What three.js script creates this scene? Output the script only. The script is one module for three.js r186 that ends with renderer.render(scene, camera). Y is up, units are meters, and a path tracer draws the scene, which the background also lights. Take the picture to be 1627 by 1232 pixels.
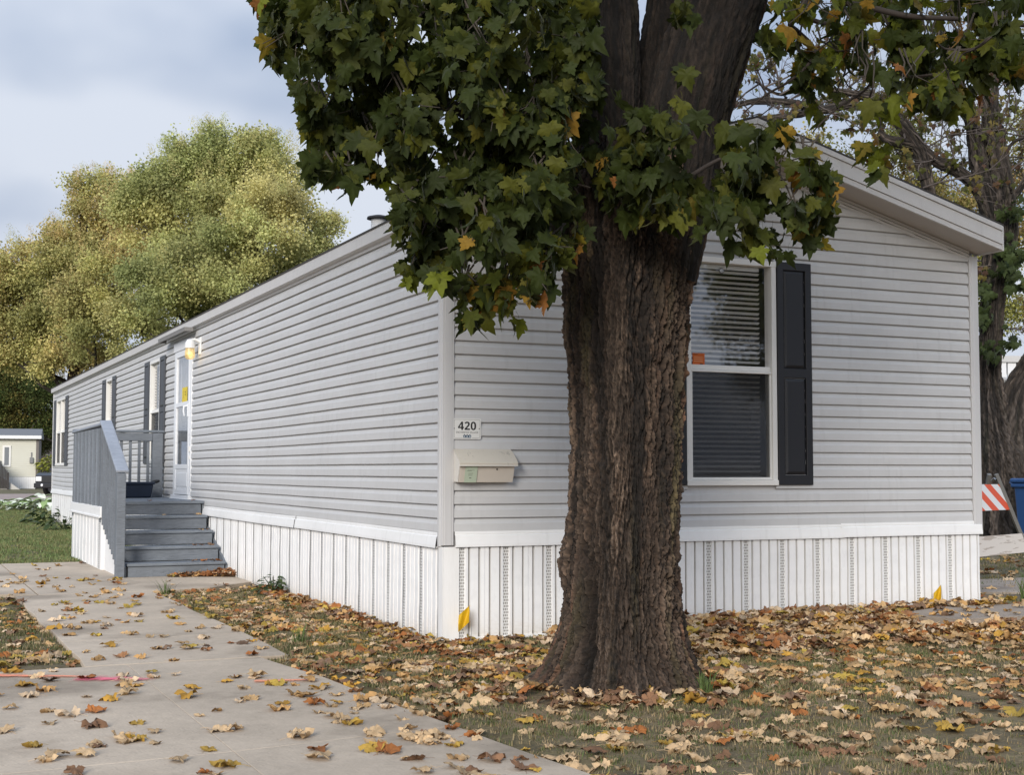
import * as THREE from 'three';
import { mergeGeometries, toCreasedNormals } from 'three/addons/utils/BufferGeometryUtils.js';
import { RoundedBoxGeometry } from 'three/addons/geometries/RoundedBoxGeometry.js';
import { ImprovedNoise } from 'three/addons/math/ImprovedNoise.js';

// ---------------------------------------------------------------- camera, sky, sun, exposure
const V = (x, y, z) => new THREE.Vector3(x, y, z);
const scene = new THREE.Scene();
const camera = new THREE.PerspectiveCamera(2 * Math.atan(616 / 2151.24) * 180 / Math.PI, 1627 / 1232, 0.1, 900);
const EYE = V(-3.7297, 1.2496, 9.311), YAW = 0.4309, PITCH = 0.0616, ROLL = 0.0013;
const FW = V(Math.sin(YAW) * Math.cos(PITCH), Math.sin(PITCH), -Math.cos(YAW) * Math.cos(PITCH));
const R0 = V(Math.cos(YAW), 0, Math.sin(YAW)), U0 = R0.clone().cross(FW);
const RT = R0.clone().multiplyScalar(Math.cos(ROLL)).addScaledVector(U0, Math.sin(ROLL));
const UP = R0.clone().multiplyScalar(-Math.sin(ROLL)).addScaledVector(U0, Math.cos(ROLL));
camera.position.copy(EYE);
camera.quaternion.setFromRotationMatrix(new THREE.Matrix4().makeBasis(RT, UP, FW.clone().negate()));
scene.add(camera);
const renderer = new THREE.WebGLRenderer({ antialias: true });
renderer.toneMapping = THREE.LinearToneMapping;
renderer.toneMappingExposure = 1.36;
renderer.shadowMap.enabled = true;
const sun = new THREE.DirectionalLight(new THREE.Color(1, 0.945, 0.87), 2.6);
sun.position.set(-23, 15, 28); sun.target.position.set(0, 0, -2);
sun.castShadow = true; sun.shadow.radius = 45; sun.shadow.mapSize.set(2048, 2048);
Object.assign(sun.shadow.camera, { left: -40, right: 40, top: 40, bottom: -40, near: 1, far: 140 });
sun.name = 'sun'; scene.add(sun, sun.target);

const PN = new ImprovedNoise();
const noise = (x, y, z = 0) => PN.noise(x + 137.3, y + 91.7, z + 53.1);
const fbm = (x, y, z, o = 4) => { let s = 0, a = 0.5, f = 1; for (let i = 0; i < o; i++, a *= 0.5, f *= 2.03) s += a * noise(x * f, y * f, z * f + i * 17); return s; };
const clamp = THREE.MathUtils.clamp, lerp = THREE.MathUtils.lerp, sstep = THREE.MathUtils.smoothstep;
let seed = 20241;
const rnd = () => { seed = (seed + 0x6d2b79f5) | 0; let t = Math.imul(seed ^ (seed >>> 15), 1 | seed); t = (t + Math.imul(t ^ (t >>> 7), 61 | t)) ^ t; return ((t ^ (t >>> 14)) >>> 0) / 4294967296; };
const rr = (a, b) => a + (b - a) * rnd();
const gauss = () => (rnd() + rnd() + rnd() + rnd() - 2) * 0.87;

{ // overcast sky
  const W = 1024, H = 512, d = new Float32Array(W * H * 4);
  for (let j = 0; j < H; j++) {
    const el = ((j + 0.5) / H - 0.5) * Math.PI, y = Math.sin(el), c = Math.cos(el);
    for (let i = 0; i < W; i++) {
      const az = ((i + 0.5) / W - 0.5) * 2 * Math.PI, x = c * Math.cos(az), z = c * Math.sin(az), o = (j * W + i) * 4;
      const yy = Math.max(y, 0), k = 1 / (yy + 0.22), h = Math.exp(-yy * 3.0);
      let n = fbm(x * k * 2.1, 3.3, z * k * 2.1, 6) * 1.7, n2 = fbm(x * k * 0.5 + 9, 7.7, z * k * 0.5, 3) * 1.6;
      n = clamp(0.5 + n * 1.15 + n2 * 0.8, 0, 1);
      const b = lerp(0.86, 1.07, n) * lerp(1.0, 1.14, h) * 0.535 * (1 + 1.3 * yy * yy);
      const w = clamp(-0.25 + 0.85 * n + 0.4 * h, 0, 1);         // grey-blue gaps to pale cloud
      d[o] = b * lerp(0.54, 0.86, w); d[o + 1] = b * lerp(0.66, 0.91, w); d[o + 2] = b * lerp(0.88, 1.0, w); d[o + 3] = 1;
      if (y < 0) { d[o] = 0.2; d[o + 1] = 0.19; d[o + 2] = 0.16; }
    }
  }
  const t = new THREE.DataTexture(d, W, H, THREE.RGBAFormat, THREE.FloatType);
  t.mapping = THREE.EquirectangularReflectionMapping; t.magFilter = THREE.LinearFilter; t.needsUpdate = true;
  scene.background = t; scene.environment = t;
}

// ---------------------------------------------------------------- helpers
const used = {};
function numbered(n) { const k = used[n] = (used[n] ?? -1) + 1; return k ? n + '_' + String(k).padStart(3, '0') : n; }
function tag(o, label, category, group) { if (label) o.userData.label = label; if (category) o.userData.category = category; if (group) o.userData.group = group; return o; }
function thing(name, label, category, pos, group) { const g = new THREE.Group(); g.name = numbered(name); if (pos) g.position.copy(pos); scene.add(g); return tag(g, label, category, group); }
function struct(o) { o.userData.kind = 'structure'; return o; }
function stuff(o) { o.userData.kind = 'stuff'; return o; }
function mesh(name, geo, mat, parent = scene) {
  const m = new THREE.Mesh(geo, mat); m.name = parent === scene ? numbered(name) : name; m.castShadow = m.receiveShadow = true; parent.add(m); return m;
}
function sub(name, parent) { const g = new THREE.Group(); g.name = name; parent.add(g); return g; }
function at(px, py, depth) {                                      // a point that far in front of the place where the photographer stood
  return EYE.clone().addScaledVector(FW, depth).addScaledVector(RT, (px - 813.5) / 2151.24 * depth).addScaledVector(UP, -(py - 616) / 2151.24 * depth);
}
function std(r, g, b, rough = 0.8, extra = {}) { return new THREE.MeshStandardMaterial({ color: new THREE.Color().setRGB(r, g, b), roughness: rough, ...extra }); }
function box(w, h, d, x = 0, y = 0, z = 0, r = 0.004) {
  const g = r ? new RoundedBoxGeometry(w, h, d, 1, Math.min(r, w / 2.1, h / 2.1, d / 2.1)) : new THREE.BoxGeometry(w, h, d).toNonIndexed(); return g.translate(x, y, z);
}
function bx(x0, x1, y0, y1, z0, z1, r = 0.004) { return box(Math.abs(x1 - x0), Math.abs(y1 - y0), Math.abs(z1 - z0), (x0 + x1) / 2, (y0 + y1) / 2, (z0 + z1) / 2, r); }
function merge(list) { return mergeGeometries(list.map((g) => { const q = g.index ? g.toNonIndexed() : g; for (const k of Object.keys(q.attributes)) if (!['position', 'normal', 'uv'].includes(k)) q.deleteAttribute(k); if (!q.attributes.uv) q.setAttribute('uv', new THREE.BufferAttribute(new Float32Array(q.attributes.position.count * 2), 2)); return q; })); }
function tube(pts, r, sides = 6, seg = 0) {                       // a tapering round bar through points; r a number or one per point
  const n = pts.length, pos = [], idx = [], uv = []; let len = 0;
  const rad = (i) => Array.isArray(r) ? r[i] : r; let side = null;
  for (let i = 0; i < n; i++) {
    const t = pts[Math.min(i + 1, n - 1)].clone().sub(pts[Math.max(i - 1, 0)]).normalize();
    if (!side) side = (Math.abs(t.y) > 0.9 ? V(1, 0, 0) : V(0, 1, 0)).cross(t).normalize(); else side.addScaledVector(t, -side.dot(t)).normalize();
    const s2 = t.clone().cross(side); if (i) len += pts[i].distanceTo(pts[i - 1]);
    for (let j = 0; j <= sides; j++) { const a = j / sides * 2 * Math.PI, R = rad(i), p = pts[i].clone().addScaledVector(side, Math.cos(a) * R).addScaledVector(s2, Math.sin(a) * R); pos.push(p.x, p.y, p.z); uv.push(j / sides, len); }
  }
  for (let i = 0; i < n - 1; i++) for (let j = 0; j < sides; j++) { const a = i * (sides + 1) + j, b = a + sides + 1; idx.push(a, b, a + 1, b, b + 1, a + 1); }
  const g = new THREE.BufferGeometry(); g.setAttribute('position', new THREE.Float32BufferAttribute(pos, 3)); g.setAttribute('uv', new THREE.Float32BufferAttribute(uv, 2)); g.setIndex(idx); g.computeVertexNormals(); return g;
}
function prism(pts, depth, bevel = 0) {                           // outline in x, y pushed along z
  const s = new THREE.Shape(pts.map((p) => new THREE.Vector2(...p)));
  return new THREE.ExtrudeGeometry(s, { depth, bevelEnabled: bevel > 0, bevelSize: bevel, bevelThickness: bevel, bevelSegments: 1, steps: 1 });
}
// a profile [[out, up] ...] drawn along a length u0..u1 (u may depend on the height); at(u, out, up) gives the point
function drawn(profile, u0, u1, place, step = 99, wob = null) {
  const pos = [], idx = [], uv = [], e0 = (k) => typeof u0 === 'function' ? u0(profile[k][1]) : u0, e1 = (k) => typeof u1 === 'function' ? u1(profile[k][1]) : u1;
  const n = Math.max(1, Math.ceil(Math.abs(e1(0) - e0(0)) / step)); let c = 0;
  for (let k = 0; k < profile.length - 1; k++) for (let i = 0; i <= n; i++) for (const q of [k, k + 1]) {
    const u = lerp(e0(q), e1(q), i / n); let [o, y] = profile[q]; if (wob) { const w = wob(u, y, o); o += w[0]; y += w[1]; }
    const p = place(u, o, y); pos.push(p.x, p.y, p.z); uv.push(u, y); c++;
    if (q === k + 1 && i) idx.push(c - 4, c - 2, c - 3, c - 3, c - 2, c - 1);
  }
  const g = new THREE.BufferGeometry(); g.setAttribute('position', new THREE.Float32BufferAttribute(pos, 3)); g.setAttribute('uv', new THREE.Float32BufferAttribute(uv, 2)); g.setIndex(idx); g.computeVertexNormals(); return g;
}
function dataTex(W, H, fn, srgb, rx = 1, ry = rx) {
  const d = new Uint8Array(W * H * 4);
  for (let j = 0; j < H; j++) for (let i = 0; i < W; i++) { const c = fn(i / W, j / H, i, j), o = (j * W + i) * 4; d[o] = c[0] * 255; d[o + 1] = (c[1] ?? c[0]) * 255; d[o + 2] = (c[2] ?? c[0]) * 255; d[o + 3] = (c[3] ?? 1) * 255; }
  const t = new THREE.DataTexture(d, W, H); t.wrapS = t.wrapT = THREE.RepeatWrapping; t.magFilter = THREE.LinearFilter; t.minFilter = THREE.LinearMipmapLinearFilter; t.generateMipmaps = true; if (srgb) t.colorSpace = THREE.SRGBColorSpace; t.repeat.set(rx, ry); t.needsUpdate = true; return t;
}
function canvasTex(W, H, draw) { const c = document.createElement('canvas'); c.width = W; c.height = H; draw(c.getContext('2d'), W, H); const t = new THREE.CanvasTexture(c); t.colorSpace = THREE.SRGBColorSpace; return t; }
const hash = (x, y, s) => { let h = Math.imul(x, 374761393) + Math.imul(y, 668265263) + Math.imul(s, 974634777); h = Math.imul(h ^ (h >>> 13), 1274126177); return ((h ^ (h >>> 16)) >>> 0) / 4294967296; };
function tn(u, v, p, s) { const x = u * p, y = v * p, i = Math.floor(x), j = Math.floor(y), f = x - i, g = y - j, a = f * f * (3 - 2 * f), b = g * g * (3 - 2 * g), w = (k) => ((k % p) + p) % p; return lerp(lerp(hash(w(i), w(j), s), hash(w(i + 1), w(j), s), a), lerp(hash(w(i), w(j + 1), s), hash(w(i + 1), w(j + 1), s), a), b); }
function tf(u, v, p, s, o = 4) { let r = 0, a = 0.5, n = 0; for (let k = 0; k < o; k++) { r += a * tn(u, v, p << k, s + k * 7); n += a; a *= 0.55; } return r / n; }
function planarUV(g, fn) { const p = g.attributes.position, uv = new Float32Array(p.count * 2); for (let i = 0; i < p.count; i++) { const q = fn(p.getX(i), p.getY(i), p.getZ(i)); uv[2 * i] = q[0]; uv[2 * i + 1] = q[1]; } g.setAttribute('uv', new THREE.BufferAttribute(uv, 2)); return g; }

// ---------------------------------------------------------------- shared materials
const grime = dataTex(1024, 1024, (u, v) => { const a = tf(u, v, 3, 3, 6), b = tf(u, v, 32, 5, 3), st = tf(u, v * 0.12, 48, 13, 3), sp = tn(u, v, 200, 9) > 0.992 ? 0.35 : 0, k = clamp(0.95 + 0.13 * (a - 0.5) + 0.05 * (b - 0.5) - 0.05 * sstep(st, 0.6, 0.85) - sp, 0, 1); return [k, k * (0.995 - 0.03 * (1 - k)), k * (0.985 - 0.08 * (1 - k))]; }, false, 0.5, 0.5);
// skirting: rain and soil splashed up from the ground, streaks from the rail
const splash = dataTex(1024, 512, (u, v) => { const e = v / 0.98, a = tf(u, v, 8, 17, 5), c = tf(u, v * 0.2, 64, 19, 3), low = Math.exp(-e / (0.05 + 0.10 * a)) * (0.35 + 0.5 * tn(u, v, 90, 29)), k = clamp(0.965 + 0.10 * (a - 0.5) - 0.04 * sstep(c, 0.56, 0.8) - 0.42 * low - (tn(u, v, 150, 33) > 0.99 ? 0.4 : 0), 0, 1); return [k, k * (1 - 0.10 * low), k * (1 - 0.24 * low)]; }, false, 0.5, 1.38);
const vinylRough = dataTex(256, 256, (u, v) => [1, 0.42 + 0.3 * tf(u, v, 8, 11, 4), 0]);
const M = {};
M.siding = std(0.57, 0.57, 0.575, 1, { map: grime, roughnessMap: vinylRough });
M.white = std(0.84, 0.84, 0.84, 0.9, { map: grime, roughnessMap: vinylRough });
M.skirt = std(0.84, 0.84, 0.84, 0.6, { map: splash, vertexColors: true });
M.trim = std(0.58, 0.575, 0.58, 0.5, { map: grime });
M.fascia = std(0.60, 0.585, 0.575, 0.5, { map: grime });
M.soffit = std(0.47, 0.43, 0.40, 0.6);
M.frameWhite = std(0.78, 0.76, 0.72, 0.4);
M.shutter = std(0.013, 0.013, 0.016, 0.5);
M.shutterGrey = std(0.055, 0.058, 0.066, 0.5);
M.dark = std(0.03, 0.03, 0.033, 0.8);
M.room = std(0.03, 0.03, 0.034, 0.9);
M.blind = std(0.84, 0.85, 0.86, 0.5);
M.glass = new THREE.MeshPhysicalMaterial({ color: 0xffffff, roughness: 0.02, transmission: 1, thickness: 0, ior: 2.5 });
M.glassFar = new THREE.MeshPhysicalMaterial({ color: 0xffffff, roughness: 0.03, transmission: 1, thickness: 0, ior: 1.45 });
M.screen = std(0.02, 0.02, 0.022, 0.9, { transparent: true, opacity: 0.36 });
M.shingle = std(0.05, 0.045, 0.042, 0.95);
M.metal = std(0.45, 0.46, 0.47, 0.4, { metalness: 0.8 });
M.black = std(0.012, 0.012, 0.013, 0.5);

// ---------------------------------------------------------------- ground
const PATH_L = -2.557, PATH_R = -1.24;
const pathRight = (z) => z < 0.35 ? PATH_R + 0.03 * noise(z * 0.9, 4) : lerp(-1.43, -1.10, clamp((z - 0.35) / 4, 0, 2)) + 0.05 * noise(z * 0.9, 4);
const onPath = (x, z) => (z > 0.35 && x < pathRight(z)) || (z > -5 && z <= 0.35 && x > PATH_L && x < pathRight(z)) || (z > -9.9 && z <= -5 && x > -4.2 && x < 0);
function groundHeight(x, z) {
  let h = 0.018 * fbm(x * 0.7, 1, z * 0.7, 3);
  const t = Math.hypot(x - 0.02, z - 2.45); h += 0.07 * Math.exp(-Math.max(0, t - 0.45) * 2.2);
  if (x > 0.9 && x < 5.3 && z > -0.2 && z < 1.4) h += 0.05 * sstep(x, 0.9, 2) * (1 - sstep(z, 0.2, 1.3));
  const far = clamp((-z - 12) / 30, 0, 1); h -= 0.02 * far;
  if (onPath(x, z) || onPath(x + 0.12, z) || onPath(x - 0.12, z) || onPath(x, z + 0.12) || onPath(x, z - 0.12)) h = Math.min(h, -0.02);
  return h;
}
{
  const N = 380, f = (t) => Math.sign(t) * (Math.abs(t) * 11 + Math.pow(Math.abs(t), 6) * 420), pos = [], col = [], uv = [], idx = [];
  for (let j = 0; j <= N; j++) for (let i = 0; i <= N; i++) {
    const x = f(i / N * 2 - 1) + 0.5, z = f(j / N * 2 - 1) - 1; pos.push(x, groundHeight(x, z), z); uv.push(x / 2.2, z / 2.2);
    const green = clamp(0.5 + 1.2 * fbm(x * 0.5, 2, z * 0.5, 4) + (z < -9 ? 0.55 : 0) + (x < -2.5 ? 0.1 : 0) - (z > 1.9 && x > -1 ? 0.25 : 0), 0, 1);
    const dry = 0.8 + 0.5 * (0.5 + fbm(x * 1.7, 6, z * 1.7, 3));
    col.push(lerp(0.215, 0.125, green) * dry, lerp(0.158, 0.112, green) * dry, lerp(0.098, 0.050, green) * dry);
  }
  for (let j = 0; j < N; j++) for (let i = 0; i < N; i++) { const a = j * (N + 1) + i, b = a + N + 1; idx.push(a, b, a + 1, b, b + 1, a + 1); }
  const g = new THREE.BufferGeometry(); g.setAttribute('position', new THREE.Float32BufferAttribute(pos, 3)); g.setAttribute('color', new THREE.Float32BufferAttribute(col, 3)); g.setAttribute('uv', new THREE.Float32BufferAttribute(uv, 2)); g.setIndex(idx); g.computeVertexNormals();
  const soil = dataTex(1024, 1024, (u, v) => { const a = tf(u, v, 8, 21, 6), b = tn(u, v, 256, 23), s = tn(u, v, 90, 25) > 0.83 ? 0.2 : 0; const k = clamp(0.45 + 0.75 * (a - 0.3) + 0.3 * (b - 0.5) + s, 0, 1); return [k, k * 0.97, k * 0.92]; });
  const bump = dataTex(512, 512, (u, v) => [tf(u, v, 32, 31, 4)]);
  struct(mesh('ground', g, std(1.25, 1.25, 1.25, 0.95, { vertexColors: true, map: soil, bumpMap: bump, bumpScale: 0.012 })));
}
// concrete slabs with open joints between them
const slabTex = dataTex(1024, 1024, (u, v) => {
  const a = tf(u, v, 4, 41, 6), b = tf(u, v, 64, 43, 3), br = tf(u, v, 2, 47, 3); const grit = tn(u, v, 300, 45), pit = grit > 0.93 ? -0.13 : grit < 0.05 ? 0.09 : 0;
  const st = sstep(br, 0.52, 0.72) * 0.32 + sstep(tf(u, v, 6, 57, 4), 0.6, 0.75) * 0.14, k = clamp(0.80 + 0.42 * (a - 0.5) + 0.16 * (b - 0.5) + pit - st, 0, 1); return [k, k * (0.985 - 0.06 * st), k * (0.965 - 0.12 * st)];
});
const slabBump = dataTex(1024, 1024, (u, v) => [0.5 + 0.35 * (tn(u, v, 300, 45) - 0.5) + 0.3 * (tf(u, v, 128, 49, 2) - 0.5)]);
M.concrete = [0.535, 0.52, 0.545].map((k) => std(k * 1.12, k * 0.94, k * 0.74, 0.93, { map: slabTex, bumpMap: slabBump, bumpScale: 0.004 }));
const path = struct(sub('concrete_path', scene));
function slab(pts, i, name = 'slab', parent = path, top = 0.012, th = 0.09) {
  const g = prism(pts.map((p) => [p[0], -p[1]]), th - 0.003, 0.0025).rotateX(-Math.PI / 2).translate(0, top - th + 0.0025, 0);
  planarUV(g, (x, y, z) => [x / 3.1 + 0.013 * i, z / 3.1 + y + 0.009 * i]); return mesh(name, g, M.concrete[i % 3], parent);
}
{
  const wav = (z0, z1, x0) => { const o = []; for (let k = 0; k <= 8; k++) { const z = lerp(z0, z1, k / 8); o.push([x0 ? x0 + 0.03 * noise(z * 1.3, 9) : pathRight(z), z]); } return o; };
  const zs = [-4.95, -3.7, -2.35, -1.0, 0.34];
  for (let k = 0; k < 4; k++) { const a = zs[k] + 0.005, b = zs[k + 1] - 0.005; slab([...wav(a, b, PATH_L), ...wav(a, b, 0).reverse()], k); }
  slab([[-4.2, -9.9], [-2.35, -9.9], [-2.35, -7.35], [-4.2, -7.35]], 4); slab([[-2.33, -9.9], [-0.02, -9.9], [-0.02, -7.35], [-2.33, -7.35]], 5);
  slab([[-4.2, -7.33], [-2.35, -7.33], [-2.35, -4.98], [-4.2, -6.1]], 6); slab([[-2.33, -7.33], [-0.02, -7.33], [-0.02, -5.7], [-0.6, -5.15], [-1.2, -4.98], [-2.33, -4.98]], 7);
  const zc = [0.36, 3.2, 6.2, 9.2];
  for (let k = 0; k < 3; k++) { const a = zc[k] + 0.004, b = zc[k + 1] - 0.004; slab([[-2.309, a + (k ? 0.1 : 0)], [-2.309, b + 0.1], ...wav(a - (k ? 0.06 : 0), b - 0.06, 0).reverse()], 8 + k); slab([[-6.5, a + (k ? 0.35 : 0)], [-6.5, b + 0.35], [-2.316, b + 0.1], [-2.316, a + (k ? 0.1 : 0)]], 11 + k); }
  // survey paint sprayed on the driveway
  const spray = (hue, name, label, cx, cz, len, ang, wd) => {
    const al = dataTex(256, 64, (u, v) => { const e = Math.abs(v - 0.5) * 2, f = tf(u, v, 16, 61, 4), w = lerp(1, 0.45, u); const a = clamp((1 - e / w) * 1.5 - (1 - f) * 1.15 - sstep(u, 0.75, 1) * 0.7 - (1 - sstep(u, 0, 0.05)), 0, 1); return [a, a, a]; });
    const g = new THREE.PlaneGeometry(len, wd).rotateX(-Math.PI / 2).rotateY(ang).translate(cx, 0.0215, cz);
    tag(mesh(name, g, std(...hue, 0.8, { alphaMap: al, transparent: true })), label, 'paint mark');
  };
  spray([0.95, 0.30, 0.16], 'paint_mark', 'faded orange survey paint line on the concrete beside the left grass corner', -2.87, 0.68, 0.7, -0.5, 0.24);
  spray([0.85, 0.17, 0.24], 'paint_mark', 'pink survey paint line on the concrete where the path meets the driveway', -2.48, 0.98, 0.5, -0.5, 0.42);
  spray([0.98, 0.32, 0.16], 'paint_mark', 'short orange survey paint dash on the concrete nearest the maple', -1.57, 1.45, 0.4, -0.25, 0.2);
  // stepping slabs at the right end of the home
  const st = sub('stone_slab', scene); struct(st);
  const wood = (pts, i, y, th) => { slab(pts, i, 'paver', st, y, th).material = std(0.40, 0.34, 0.285, 0.95, { map: slabTex, bumpMap: slabBump, bumpScale: 0.008 }); };
  wood([[3.75, 0.5], [4.5, 0.22], [5.5, 0.3], [5.35, 0.95], [4.6, 1.05], [3.95, 1.02]], 1, 0.09, 0.08); wood([[5.53, 0.28], [6.4, 0.2], [6.4, 0.75], [5.4, 0.95]], 4, 0.08, 0.08);
  wood([[5.9, -1.6], [7.4, -2.6], [8.9, -2.6], [7.4, -0.9]], 2, 0.02, 0.06);
  mesh('stone', new THREE.IcosahedronGeometry(0.13, 2).scale(1.3, 0.7, 1).translate(7.2, 0.05, -2.75), std(0.12, 0.11, 0.11, 0.9), scene); tag(scene.children[scene.children.length - 1], 'dark round stone on the ground under the striped barricade', 'stone');
}
// far gravel road
{
  const g = new THREE.PlaneGeometry(160, 17, 1, 1).rotateX(-Math.PI / 2).translate(-10, 0.03, -57); planarUV(g, (x, y, z) => [x / 4, z / 4]);
  const t = dataTex(512, 512, (u, v) => { const k = clamp(0.6 + 0.5 * (tf(u, v, 8, 71, 6) - 0.5), 0, 1), l = tn(u, v, 60, 73) > 0.8; return l ? [k, k * 0.72, k * 0.5] : [k, k * 0.88, k * 0.84]; });
  struct(mesh('road', g, std(0.52, 0.47, 0.44, 0.95, { map: t })));
}

// ---------------------------------------------------------------- the mobile home (front wall on z = 0, long wall on x = 0)
const HW = 5.135, HL = 26.1, RX = 2.57, RY = 4.12, OV = 0.33;
const home = thing('mobile_home', 'long single-storey home in pale grey siding with white skirting behind the maple', 'mobile home');
const leftWall = sub('long_wall', home); leftWall.rotation.y = -Math.PI / 2;
const frontWall = sub('end_wall', home);
const soffitY = (x) => x > RX ? 3.205 + 0.268 * (HW - x) : 3.893 - 0.300 * (RX - x);
const roofY = (x) => x > RX ? RY - 0.262 * (x - RX) : RY - 0.312 * (RX - x);
const P0 = (u, o, y) => V(u, y, o);
const EXP = 0.1016;
const course = (b) => [[-0.004, b + 0.004], [0.018, b - 0.001], [0.0225, b + 0.003], [0.021, b + 0.058], [0.008, b + 0.084], [0.003, b + EXP - 0.008], [-0.004, b + EXP - 0.008]];
const sagL = (u, y, o) => [o * 0.0 + 0.0035 * noise(u * 1.1, y * 4) + 0.0025 * noise(u * 4, y * 9), 0.006 * noise(u * 0.3, y * 0.6) + 0.002 * noise(u * 1.6, y * 3) - 0.03 * sstep(-u, 18, 24) * (1 - sstep(y, 0.9, 1.6)) * Math.sin(clamp((-u - 18) / 8, 0, 1) * Math.PI)];
const wobF = (u, y) => [0.0015 * noise(u * 2, y * 6), 0.0012 * noise(u * 1.2, y * 3)];
function clad(parent, y0, y1, u0, u1, holes, wob, top) {
  for (let b = y0, k = 0; b < y1 - 0.01; b += EXP, k++) {
    const pr = course(b).map(([o, y]) => [o, Math.min(y, y1)]);
    let cuts = [[u0, u1]];
    for (const h of holes) if (b + EXP * 0.6 > h[2] && b + EXP * 0.4 < h[3]) cuts = cuts.flatMap(([a, c]) => (h[1] < a || h[0] > c ? [[a, c]] : [[a, h[0]], [h[1], c]].filter((q) => q[1] - q[0] > 0.02)));
    for (const [a, c] of cuts) {
      const L = top && a === u0 ? (y) => Math.max(a, top(y)[0]) : a, R = top && c === u1 ? (y) => Math.min(c, top(y)[1]) : c;
      mesh('siding_board', drawn(pr, L, R, P0, 0.45, wob), M.siding, parent);
    }
  }
}
const winsL = [[-12.32, -11.48, 1.38, 2.94], [-17.02, -16.3, 1.38, 2.94], [-25.3, -23.5, 1.38, 2.94]], doorL = [-10.32, -9.12, 0.86, 3.03];
clad(leftWall, 0.80, 3.17, -HL + 0.07, -0.07, [...winsL, doorL], sagL);
const winF = [2.09, 2.945, 1.155, 2.985];
clad(frontWall, 0.80, 3.86, 0.07, HW - 0.075, [winF], wobF, (y) => [RX - (3.86 - y) / 0.3, RX + (3.86 - y) / 0.268]);
{ // shell behind the boards, open at the windows and the door
  const shell = (parent, u0, u1, y0, y1, holes) => {
    const s = new THREE.Shape([[u0, y0], [u1, y0], [u1, y1], [u0, y1]].map((p) => new THREE.Vector2(...p)));
    for (const h of holes) s.holes.push(new THREE.Path([[h[0], h[2]], [h[0], h[3]], [h[1], h[3]], [h[1], h[2]]].map((p) => new THREE.Vector2(...p))));
    mesh('wall', new THREE.ExtrudeGeometry(s, { depth: 0.11, bevelEnabled: false }).translate(0, 0, -0.112), M.trim, parent);
  };
  shell(leftWall, -HL + 0.01, -0.11, 0.05, 3.2, [...winsL, doorL]);
  const s = new THREE.Shape([[0.002, 0.05], [HW - 0.002, 0.05], [HW - 0.002, 3.2], [RX, 3.87], [0.002, 3.1]].map((p) => new THREE.Vector2(...p)));
  s.holes.push(new THREE.Path([[winF[0], winF[2]], [winF[0], winF[3]], [winF[1], winF[3]], [winF[1], winF[2]]].map((p) => new THREE.Vector2(...p))));
  mesh('wall', new THREE.ExtrudeGeometry(s, { depth: 0.11, bevelEnabled: false }).translate(0, 0, -0.112), M.trim, frontWall);
  mesh('wall', bx(HW - 0.12, HW - 0.004, 0.05, 3.2, -HL, -0.115, 0), M.siding, home);
  mesh('wall', bx(0.115, HW - 0.125, 0.05, 3.2, -HL, -HL + 0.1, 0), M.siding, home);
  mesh('ceiling', bx(0.115, HW - 0.125, 3.05, 3.08, -HL + 0.11, -0.12, 0), M.room, home);
}
// corner posts
const cornerPost = (parent, u0, u1, y0, y1, o = 0.03) => mesh('corner_trim', merge([bx(u0, u1, y0, y1, 0.0005, o, 0.006), bx(u0 + (u1 - u0) * 0.2, u0 + (u1 - u0) * 0.8, y0 + 0.002, y1 - 0.002, o - 0.004, o + 0.003, 0.003)]), M.trim, parent);
cornerPost(frontWall, -0.028, 0.068, 0.70, 3.06); cornerPost(frontWall, HW - 0.07, HW + 0.03, 0.71, 3.19);
cornerPost(leftWall, -0.062, -0.002, 0.69, 3.1); cornerPost(leftWall, -HL, -HL + 0.07, 0.70, 3.14);
// eave strip, drip trim, soffit trim
mesh('fascia', drawn([[0.0, 3.145], [0.024, 3.15], [0.026, 3.165], [0.06, 3.17], [0.075, 3.175], [0.078, 3.282]], -HL - 0.1, OV, P0, 1.2, (u, y) => [0.003 * noise(u, 2), 0.006 * noise(u * 0.35, 5)]), M.fascia, leftWall);
mesh('drip_cap', merge([bx(-10.78, -8.85, 3.155, 3.165, 0.07, 0.19, 0.003), bx(-10.78, -8.85, 3.105, 3.155, 0.178, 0.19, 0.003), bx(-10.78, -10.765, 3.11, 3.16, 0.07, 0.18, 0.002), bx(-8.865, -8.85, 3.11, 3.16, 0.07, 0.18, 0.002)]), std(0.20, 0.19, 0.18, 0.6), leftWall);
// belt above the skirting, in lengths
const beltP = (y) => [[0.004, y + 0.118], [0.022, y + 0.115], [0.024, y + 0.096], [0.020, y + 0.09], [0.034, y + 0.082], [0.044, y + 0.02], [0.045, y], [0.03, y - 0.002], [0.028, y + 0.01]];
const seams = [-HL + 0.01, -22.3, -18.6, -15.0, -11.4, -7.866, -3.898, -0.05];
for (let i = 0; i < seams.length - 1; i++) { const k = rr(-0.006, 0.006); mesh('skirting_rail', drawn(beltP(0.684), seams[i] + 0.006, seams[i + 1] - 0.006, P0, 0.5, (u, y) => [0.004 * noise(u * 0.9, 3) + (i % 2) * 0.004, k + 0.006 * noise(u * 0.4, 8)]), M.white, leftWall); }
mesh('skirting_rail', drawn(beltP(0.69), 0.078, 3.62, P0, 0.6, (u, y) => [0, 0.004 * noise(u * 0.6, 4)]), M.white, frontWall);
mesh('skirting_rail', drawn(beltP(0.694), 3.6, HW + 0.012, P0, 0.6, (u, y) => [0.004, 0.004 * noise(u * 0.6, 14)]), M.white, frontWall);
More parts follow.
